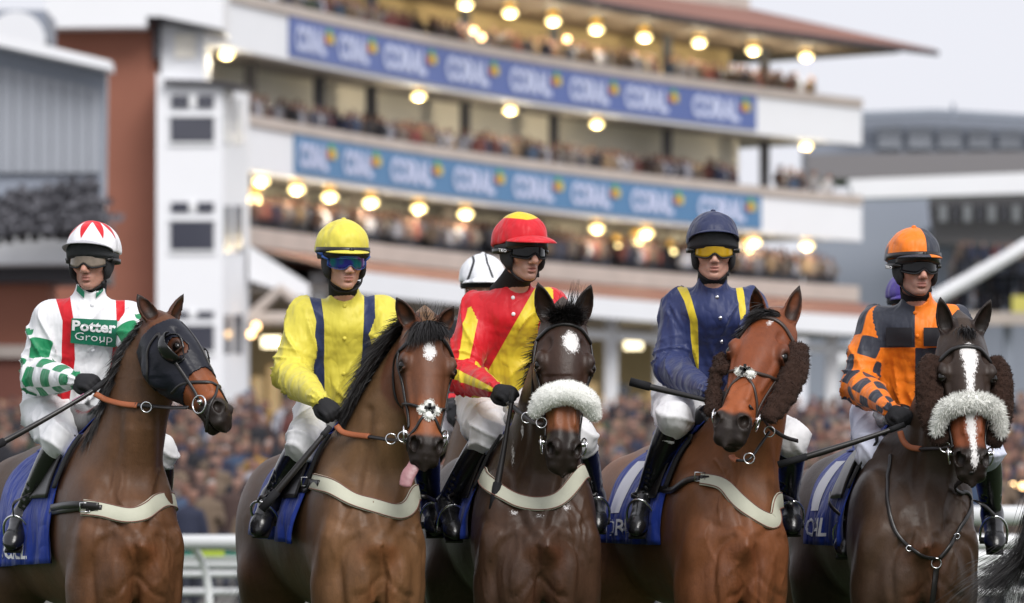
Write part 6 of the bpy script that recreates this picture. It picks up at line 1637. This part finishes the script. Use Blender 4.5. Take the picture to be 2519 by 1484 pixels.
rein_thing('brown rein and martingale rings under the bright bay\'s jaw', [(1845, 1000, 21.68), (1875, 1030, 21.8), (1895, 1052, 21.9), (1930, 1075, 21.95), (1962, 1085, 22.0)], [(1800, 1122, 21.85), (1803, 1128, 21.82), (1807, 1131, 21.8), (1814, 1134, 21.78)], .018, [(1893, 1062, 21.85), (1843, 1128, 21.75)])
rein_thing('thin brown martingale strap across the bright bay\'s neck', [(1812, 1133, 21.78), (1843, 1130, 21.75), (1870, 1095, 21.8), (1893, 1062, 21.83)], None, .012)
whip(J4, [(1765, 992, 21.9), (1700, 976, 21.95), (1620, 957, 22.0), (1553, 940, 22.02)], [.008, .010, .013, .014], 'black whip pointing left in front of the navy jockey\'s knee')
# --- blaze
bridle(H5, dict(label='black bridle of the nearly black blaze horse', bt=.09, bit=.50))
e = empty('sheepskin_noseband', H5.hw(0, .07, .38), 'ragged white sheepskin arch across the blaze horse\'s nose', 'noseband')
arc = [H5.hw(-.125, -.01, .405), H5.hw(-.100, .045, .350), H5.hw(-.055, .078, .335), H5.hw(0, .086, .328), H5.hw(.055, .078, .335), H5.hw(.100, .045, .350), H5.hw(.125, -.01, .405)]
fleece_tube(H5, arc, [.020, .030, .034, .034, .034, .030, .020], 'fleece_roll', M['fleece_white'], e, .019, 5200, 3, hair=.0032)
cheek_fleece(H5, -1, 1.0, 'dark brown curly cheekpiece left of the blaze horse\'s eye')
cheek_fleece(H5, 1, .9, 'dark brown curly cheekpiece at the right edge of the blaze horse\'s head')
rein_thing('rein with orange rubber grip of the orange jockey', [(2345, 1098, 21.75), (2310, 1103, 21.9), (2262, 1105, 22.02)], [(2266, 1105, 22.02), (2238, 1100, 22.05), (2222, 1085, 22.08), (2214, 1062, 22.1)], ring=[(2325, 1100, 21.8)])
whip(J5, [(2225, 1045, 22.0), (2150, 1072, 21.98), (2030, 1110, 21.96), (1917, 1143, 21.95)], [.009, .011, .014, .012], 'long black whip pointing left from the orange jockey\'s hand')
# --- breast girths
def girth(H, pts, label, w=.070, pre=None, post=None):
    e = empty('breast_girth', hit(H.bvh, *pts[len(pts)//2][:2]), label, 'breast girth', 'breast girths')
    mb = MB(); P = [hit(H.bvh, p[0], p[1], off=.004) for p in pts]
    z0, z1 = P[0][2], P[-1][2]; wrap = lambda q, y, z: snap(H.bvh, H.tw(np.array([q*.34, y, z])), .004)[0]
    L0 = H.tl(P[0]); L1 = H.tl(P[-1])
    if not pre: P = [wrap(-1, .10, z0-.02), wrap(-1, (L0[1]+.10)/2, z0-.005)]+P
    if L1[1] < .0: P = P+[wrap(1, (L1[1]+.10)/2, z1+.01), wrap(1, .10, z1+.0)]
    strap(mb, P, w, .006, H.bvh, .007, sm=26); b = mb.build('webbing', M['girth'], e); Pc, Nc, _w = strap.last
    for s_ in (-1, 1):
        Q = [Pc[i]+np.cross(nrm(Pc[min(i+1, len(Pc)-1)]-Pc[max(i-1, 0)]), nrm(Nc[i]))*s_*w*.44+nrm(Nc[i])*.006 for i in range(len(Pc))]
        mb = MB(); mb.tube(Q, .0022, 5); mb.build('stitched_edge', M['girth_edge'], b)
    if pre:
        mb = MB(); q0 = P[0]; strap(mb, [q0+(q0-P[1])*0, wrap(-1, (L0[1]+.06)/2, z0+.005), wrap(-1, .12, z0)], .030, .006, H.bvh, .010, sm=8); mb.build('girth_strap', M['leather'], e)
    for st in (pre, post):
        if st:
            mb = MB(); strap(mb, [hit(H.bvh, p[0], p[1], off=.01) if len(p) == 2 else W(*p) for p in st], .030, .006, None, nh=(-.4, -1, 0)); mb.build('girth_strap', M['leather'], e)
            c = hit(H.bvh, *st[0][:2], off=.02) if len(st[0]) == 2 else W(*st[0]); mb = MB(); mb.tube([c+np.array(q) for q in ((-.02, 0, -.018), (.02, 0, -.018), (.02, 0, .018), (-.02, 0, .018), (-.02, 0, -.018))], .003, 6); mb.build('buckle', M['steel'], e)
girth(H1, [(205, 1250), (260, 1258), (315, 1272), (352, 1265), (385, 1238)], 'cream webbing breast girth with a dark buckled strap on the hooded horse', pre=[(215, 1252), (250, 1254)])
mb = MB(); P = [hit(H1.bvh, x, y, off=.022) for x, y in ((140, 1250), (170, 1246), (205, 1246), (245, 1252))]; strap(mb, P, .030, .006, None, nh=(-.4, -1, 0)); mb.build('girth_strap', M['leather'], bpy.data.objects['breast_girth'])
girth(H2, [(772, 1186), (830, 1208), (900, 1240), (970, 1262), (1012, 1248), (1036, 1205)], 'cream webbing breast girth across the star bay\'s chest', pre=[(765, 1188), (790, 1192)])
girth(H3, [(1188, 1165), (1212, 1198), (1258, 1230), (1320, 1246), (1378, 1232), (1412, 1190), (1432, 1160)], 'cream webbing breast girth curving round the dark horse\'s neck', w=.066)
girth(H4, [(1722, 1182), (1750, 1186), (1782, 1190), (1808, 1228), (1855, 1268), (1905, 1290), (1935, 1270), (1962, 1235)], 'cream webbing breast girth with a kink on the bright bay', pre=[(1722, 1182), (1742, 1184)])
e = empty('breastplate', hit(H5.bvh, 2305, 1388), 'black leather breastplate with steel rings on the blaze horse', 'breastplate')
for pts, w in (([(2192, 1120), (2183, 1180), (2190, 1270), (2215, 1325), (2255, 1358), (2300, 1375)], .016), ([(2310, 1375), (2335, 1345), (2360, 1300), (2385, 1220), (2390, 1160)], .018), ([(2305, 1395), (2298, 1440), (2290, 1500)], .024)):
    mb = MB(); strap(mb, [hit(H5.bvh, x, y) for x, y in pts], w, .005, H5.bvh, .004); mb.build('breastplate_strap', M['leather'], e)
for x, y in ((2305, 1384), (2240, 1350), (2350, 1318)):
    c = hit(H5.bvh, x, y, off=.012); mb = MB(); mb.torus(c, .020 if x == 2305 else .011, .003, (np.array([1, 0, 0.]), np.array([0, 0, 1.]))); mb.build('ring', M['steel'], e)
# --- manes, forelocks, tails
def line(H, pts): return [W(*p) for p in pts]
bk = M['hair_black']
mane(H1, line(H1, [(372, 800, 22.0), (345, 850, 22.1), (318, 930, 22.15), (290, 1010, 22.2), (255, 1070, 22.25)]), [(-.6, -.1, -.3), (-.7, -.2, -.5), (-.5, -.3, -.9), (-.4, -.3, -1), (-.5, -.2, -1)], [.035, .055, .09, .12, .12], 1500, bk, seed=2, width=.0032, jit=.12)
mane(H2, line(H2, [(1035, 790, 22.0), (985, 830, 22.05), (950, 890, 22.1), (915, 960, 22.15), (880, 1020, 22.2)]), [(-.6, -.4, .2), (-.9, -.4, -.1), (-1, -.4, -.5), (-1, -.3, -.7), (-.6, -.3, -.8)], [.10, .15, .17, .16, .11], 4200, bk, width=.0034, seed=3, jit=.13, seg=6, drop=.9)
mane(H3, line(H3, [(1372, 790, 22.0), (1325, 850, 22.1), (1298, 930, 22.2)]), [(-.7, -.3, .2), (-.9, -.3, 0), (-.6, -.3, -.6)], [.06, .08, .08], 260, bk, seed=4)
mane(H4, line(H4, [(1880, 785, 21.98), (1850, 800, 22.0), (1830, 850, 22.1)]), [(-.8, -.5, -.2), (-.8, -.4, -.6), (-.4, -.4, -.9)], [.07, .09, .09], 420, bk, seed=5)
def forelock(H, pts, dirs, lens, n, **k): return mane(H, [H.hw(*p) for p in pts], dirs, lens, n, bk, 'forelock', **k)
forelock(H2, [(-.045, .04, .02), (0, .05, .0), (.05, .04, .01)], [(-.5, -1, -.35), (-.2, -1, -.4), (.6, -1, -.1)], [.13, .13, .09], 1700, seed=6, width=.0035, drop=1.1, jit=.14)
forelock(H2, [(-.03, .03, -.01), (.04, .03, -.01)], [(-.1, -.3, 1), (.5, -.3, 1)], [.08, .08], 40, seed=9, width=.0025, drop=-.2, jit=.35)
forelock(H3, [(-.045, .03, .01), (.045, .03, .01)], [(-.2, -.7, .6), (.3, -.7, .6)], [.075, .085], 1500, seed=7, width=.0032, drop=.9, jit=.28)
forelock(H3, [(.0, .02, -.01), (.035, .02, -.01)], [(.35, -.1, 1), (.2, -.1, 1)], [.13, .12], 60, seed=8, width=.003, drop=-.3, jit=.12)
forelock(H4, [(-.05, .04, .01), (0, .05, .0), (.03, .04, .0)], [(-.9, -.6, -.2), (-.9, -.6, .0), (-.6, -.6, .3)], [.09, .10, .06], 1300, seed=10, width=.0034, drop=.7, jit=.14)
forelock(H5, [(-.01, .03, .01), (.02, .03, .01)], [(-.1, -1, -.1), (.1, -1, -.1)], [.07, .07], 160, seed=11, width=.005, drop=.9)
def tail(H, base, pts, n, seed, mat=None, w=.007):
    rs = np.random.RandomState(seed); P = np.array(pts); mb = MB()
    for i in range(n):
        o = rs.randn(3)*.022; sp = rs.randn(3)*np.array([.06, .04, .05]); k = .75+.35*rs.rand(); C = catmull([p+o+sp*(j/(len(P)-1))**1.5*1.3 for j, p in enumerate(P)], 8); C = C[:max(4, int(8*k))]
        m_ = len(C); V = []
        for j, c in enumerate(C): t = j/(m_-1); sd = np.array([.5, .2, .8])*w*(1-.8*t)*.5; V += [c-sd, c+sd]
        mb.add(V, [(2*j, 2*j+1, 2*j+3, 2*j+2) for j in range(m_-1)])
    return mb.build('tail', mat or bk, H.e)
for H, dx, sd in ((H1, -.1, 1), (H3, 0, 3), (H5, -.02, 5)): tail(H, 0, [H.tw(np.array([0, 1.36, 1.45])), H.tw(np.array([dx, 1.52, 1.2])), H.tw(np.array([dx*2, 1.5, .8])), H.tw(np.array([dx*2, 1.45, .45]))], 260, sd)
for H, sd in ((H2, 2), (H4, 4)): tail(H, 0, [H.tw(np.array([0, 1.36, 1.45])), H.tw(np.array([-.05, 1.55, 1.25])), H.tw(np.array([-.16, 1.55, 1.0])), H.tw(np.array([-.27, 1.5, .80])), H.tw(np.array([-.38, 1.45, .66]))], 360, sd)
# --- prints on the clothing
M['print_green'] = plain('green_badge', (.006, .16, .085), .6); M['print_white'] = plain('white_print_ink', (.82, .82, .84), .6, var=.03); M['print_red'] = plain('red_print_ink', (.55, .02, .03), .6); M['print_black'] = plain('black_print_ink', (.015, .015, .02), .7)
bd = [(173, 844), (284, 855), (289, 788), (176, 783)]
uv, F = patch_grid(14, 9); bo = decal('badge', J1.jb, uv, F, bd, M['print_green'], J1.jacket, .010)
for s_, box, b_ in (('Potter', (.02, .50, .98, .93), .035), ('Group', (.09, .06, .92, .46), -.005)):
    V, F = text_mesh(s_, b_); decal('lettering', J1.jb, quad_uv(V, box), F, bd, M['print_white'], bo, .013)
for cr in ([(188, 716), (207, 734), (208, 718), (190, 700)], [(236, 734), (254, 716), (252, 700), (237, 716)]):
    uv, F = patch_grid(6, 5); bo2 = decal('collar_badge', J1.jb, uv, F, cr, M['print_green'], J1.jacket, .010)
    for s_, box in (('Potter', (.06, .52, .94, .90)), ('Group', (.1, .08, .9, .44))): V, F = text_mesh(s_, .02); decal('lettering', J1.jb, quad_uv(V, box), F, cr, M['print_white'], bo2, .007)
def neck_text(G, s_, cor, mat, bold=.02, back=None):
    nbv = bvh_of([G.snood.matrix_world @ v.co+Vector(wloc(G.snood)) for v in G.snood.data.vertices], [list(p.vertices) for p in G.snood.data.polygons])
    if back: uv, F = patch_grid(10, 4); decal('neck_label', nbv, uv, F, back, M['print_white'], G.snood, .004)
    V, F = text_mesh(s_, bold); decal('lettering', nbv, quad_uv(V, (0, 0, 1, 1)), F, cor, mat, G.snood, .006)
neck_text(J1, 'GOODWIN', [(212, 722), (244, 722), (244, 715), (212, 715)], M['print_black'], back=[(205, 726), (248, 724), (250, 712), (204, 712)])
neck_text(J2, 'JUEDEE', [(833, 742), (862, 741), (862, 735), (833, 736)], M['print_white'], 0)
neck_text(J3, 'TIPOS', [(1260, 712), (1292, 712), (1293, 703), (1260, 703)], M['print_red'], back=[(1252, 716), (1300, 716), (1302, 698), (1252, 697)])
neck_text(J5, 'orr', [(2240, 752), (2256, 752), (2256, 744), (2240, 744)], M['print_black'], back=[(2237, 757), (2258, 757), (2258, 740), (2236, 740)])
for x0, x1 in ((2179, 2243), (2272, 2335)):
    uv, F = patch_grid(8, 6); decal('sponsor_patch', J5.jb, uv, F, [(x0, 852), (x1, 852), (x1, 806), (x0, 806)], M['print_black'], J5.jacket, .011)
def cap_text(G, s_, cor, mat, bvh_, bold=.02):
    V, F = text_mesh(s_, bold); decal('lettering', bvh_, quad_uv(V, (0, 0, 1, 1)), F, cor, mat, G.e, .008)
cap_text(J3, 'TKO', [(1226, 619), (1246, 621), (1246, 613), (1226, 611)], M['print_white'], J3.cb)
cap_text(J5, 'TKO', [(2178, 660), (2194, 662), (2194, 655), (2178, 653)], M['print_white'], J5.cb)
# buttons down the front
for G, pts, mt in ((J2, [(848, 753), (848, 832), (846, 920), (844, 1005)], G.J['mat'] if False else JC[1]['mat']), (J3, [(1262, 733), (1263, 773)], M['print_white']), (J4, [(1764, 732), (1772, 782), (1775, 840)], M['steel']), (J5, [(2251, 770), (2256, 826)], JC[4]['mat']), (J1, [(226, 752), (228, 860), (228, 940)], JC[0]['mat'])):
    for x, y in pts: mb = MB(); c = hit(G.jb, x, y, off=.002); mb.sphere(c, (.0085, .004, .0085), 10, 6); mb.build('button', mt, G.jacket)
# ------------------------------------------------------------------ riders and horses half hidden behind the line
def hidden(key, O, yaw, poll, muz, ears, label): 
    c = dict(key=key, label=label, O=O, yaw=yaw, w=.9, fine=.014, coarse=.03, simple=True, poll=poll, muzzle=muz, n=(0, 1, .5), ears=ears, col=dark(),
        neck=[(poll[0]-60, poll[1]+400, .02, .165, .30), (poll[0]-50, poll[1]+320, .12, .15, .25), (poll[0]-30, poll[1]+200, .22, .125, .20), (poll[0]-10, poll[1]+90, .31, .10, .155), (poll[0], poll[1]+40, .37, .085, .12)])
    h = make_horse(c); h.e['group'] = 'racehorses hidden behind the front row'; return h
H6 = hidden('behind_centre', (-.08, 25.6), 8, (1218, 850, .42), (1218, 1140, .68), [(1170, 770, .42, (-.3, 1, 0)), (1262, 772, .42, (.3, 1, 0))], 'bay horse hidden behind the dark star horse, ridden by the white capped jockey')
JX = dict(who='jockey in black with a white cap', key='f', label='jockey in a white and black cap half hidden behind the red and yellow rider', low=True,
    eyes=(1192, 712, 25.6), face=(.10, 1, -.1), neck=(1185, 790, 25.85), shl=(1110, 815, 25.9), shr=(1265, 815, 25.9), ell=(1085, 930, 25.8), elr=(1290, 930, 25.8), wrl=(1118, 1005, 25.5), wrr=(1240, 1000, 25.5), hdl=(1135, 1035, 25.4), hdr=(1225, 1020, 25.4),
    hip=(1180, 1035, 26.0), knl=(1085, 1075, 25.6), knr=(1270, 1075, 25.6), anl=(1040, 1170, 25.8), anr=(1300, 1190, 25.8), tol=(1030, 1225, 25.6), tor=(1305, 1240, 25.6),
    mat=cloth_mat('silks_black_red', (.015, .015, .018), (RED,)), seed=2, pat=[lambda px, py, arm, u, an, V: np.where(arm > 0, np.sin(u*PI/.05)*.02-.008, -1)],
    capmat=cloth_mat('cap_white_black', (.80, .81, .85), ((.012, .014, .018),)), cappat=[lambda s, f, z, px, py: .006-np.abs(np.abs(s+.02)-.03-.35*np.maximum(.13-z, 0))], peakpat=[lambda s, f, z, px, py: s*0-1], peak=PK(out=.03, lift=.028, z=.02, half=1.3), gog=None, browmat=M['black'])
J6 = make_jockey(JX)
H7 = hidden('behind_right', (1.68, 26.2), 3, (2225, 880, .42), (2228, 1150, .68), [(2190, 812, .42, (-.3, 1, 0)), (2262, 812, .42, (.3, 1, 0))], 'bay horse hidden behind the blaze horse, ridden by the purple capped jockey')
JY = dict(JX); JY.update(who='purple capped jockey', key='g', label='jockey with a purple cap, only a sliver showing behind the orange rider', eyes=(2244, 752, 26.2), neck=(2247, 822, 26.4), face=(.1, 1, -.1))
dx = 2245-1192
for k in ('shl', 'shr', 'ell', 'elr', 'wrl', 'wrr', 'hdl', 'hdr', 'hip', 'knl', 'knr', 'anl', 'anr', 'tol', 'tor'): x, y, Y = JX[k]; JY[k] = (x+dx, y+22, Y+.55)
JY.update(mat=cloth_mat('silks_purple', (.09, .05, .36)), pat=[], capmat=cloth_mat('cap_purple', (.06, .035, .25)), cappat=[], peakpat=[])
J7 = make_jockey(JY)
# the horse leaving the frame at the right: only its tail shows
H8 = hidden('right_edge', (2.62, 21.2), -52, (2760, 850, .42), (2860, 1120, .68), [(2720, 790, .42, (-.3, 1, 0)), (2790, 790, .42, (.3, 1, 0))], 'black horse just outside the right edge, only its dark tail reaching in')
tail(H8, 0, [W(2560, 1250, 21.6), W(2535, 1330, 21.5), W(2500, 1400, 21.5), W(2450, 1460, 21.5), W(2420, 1530, 21.5)], 1300, 9, w=.008)
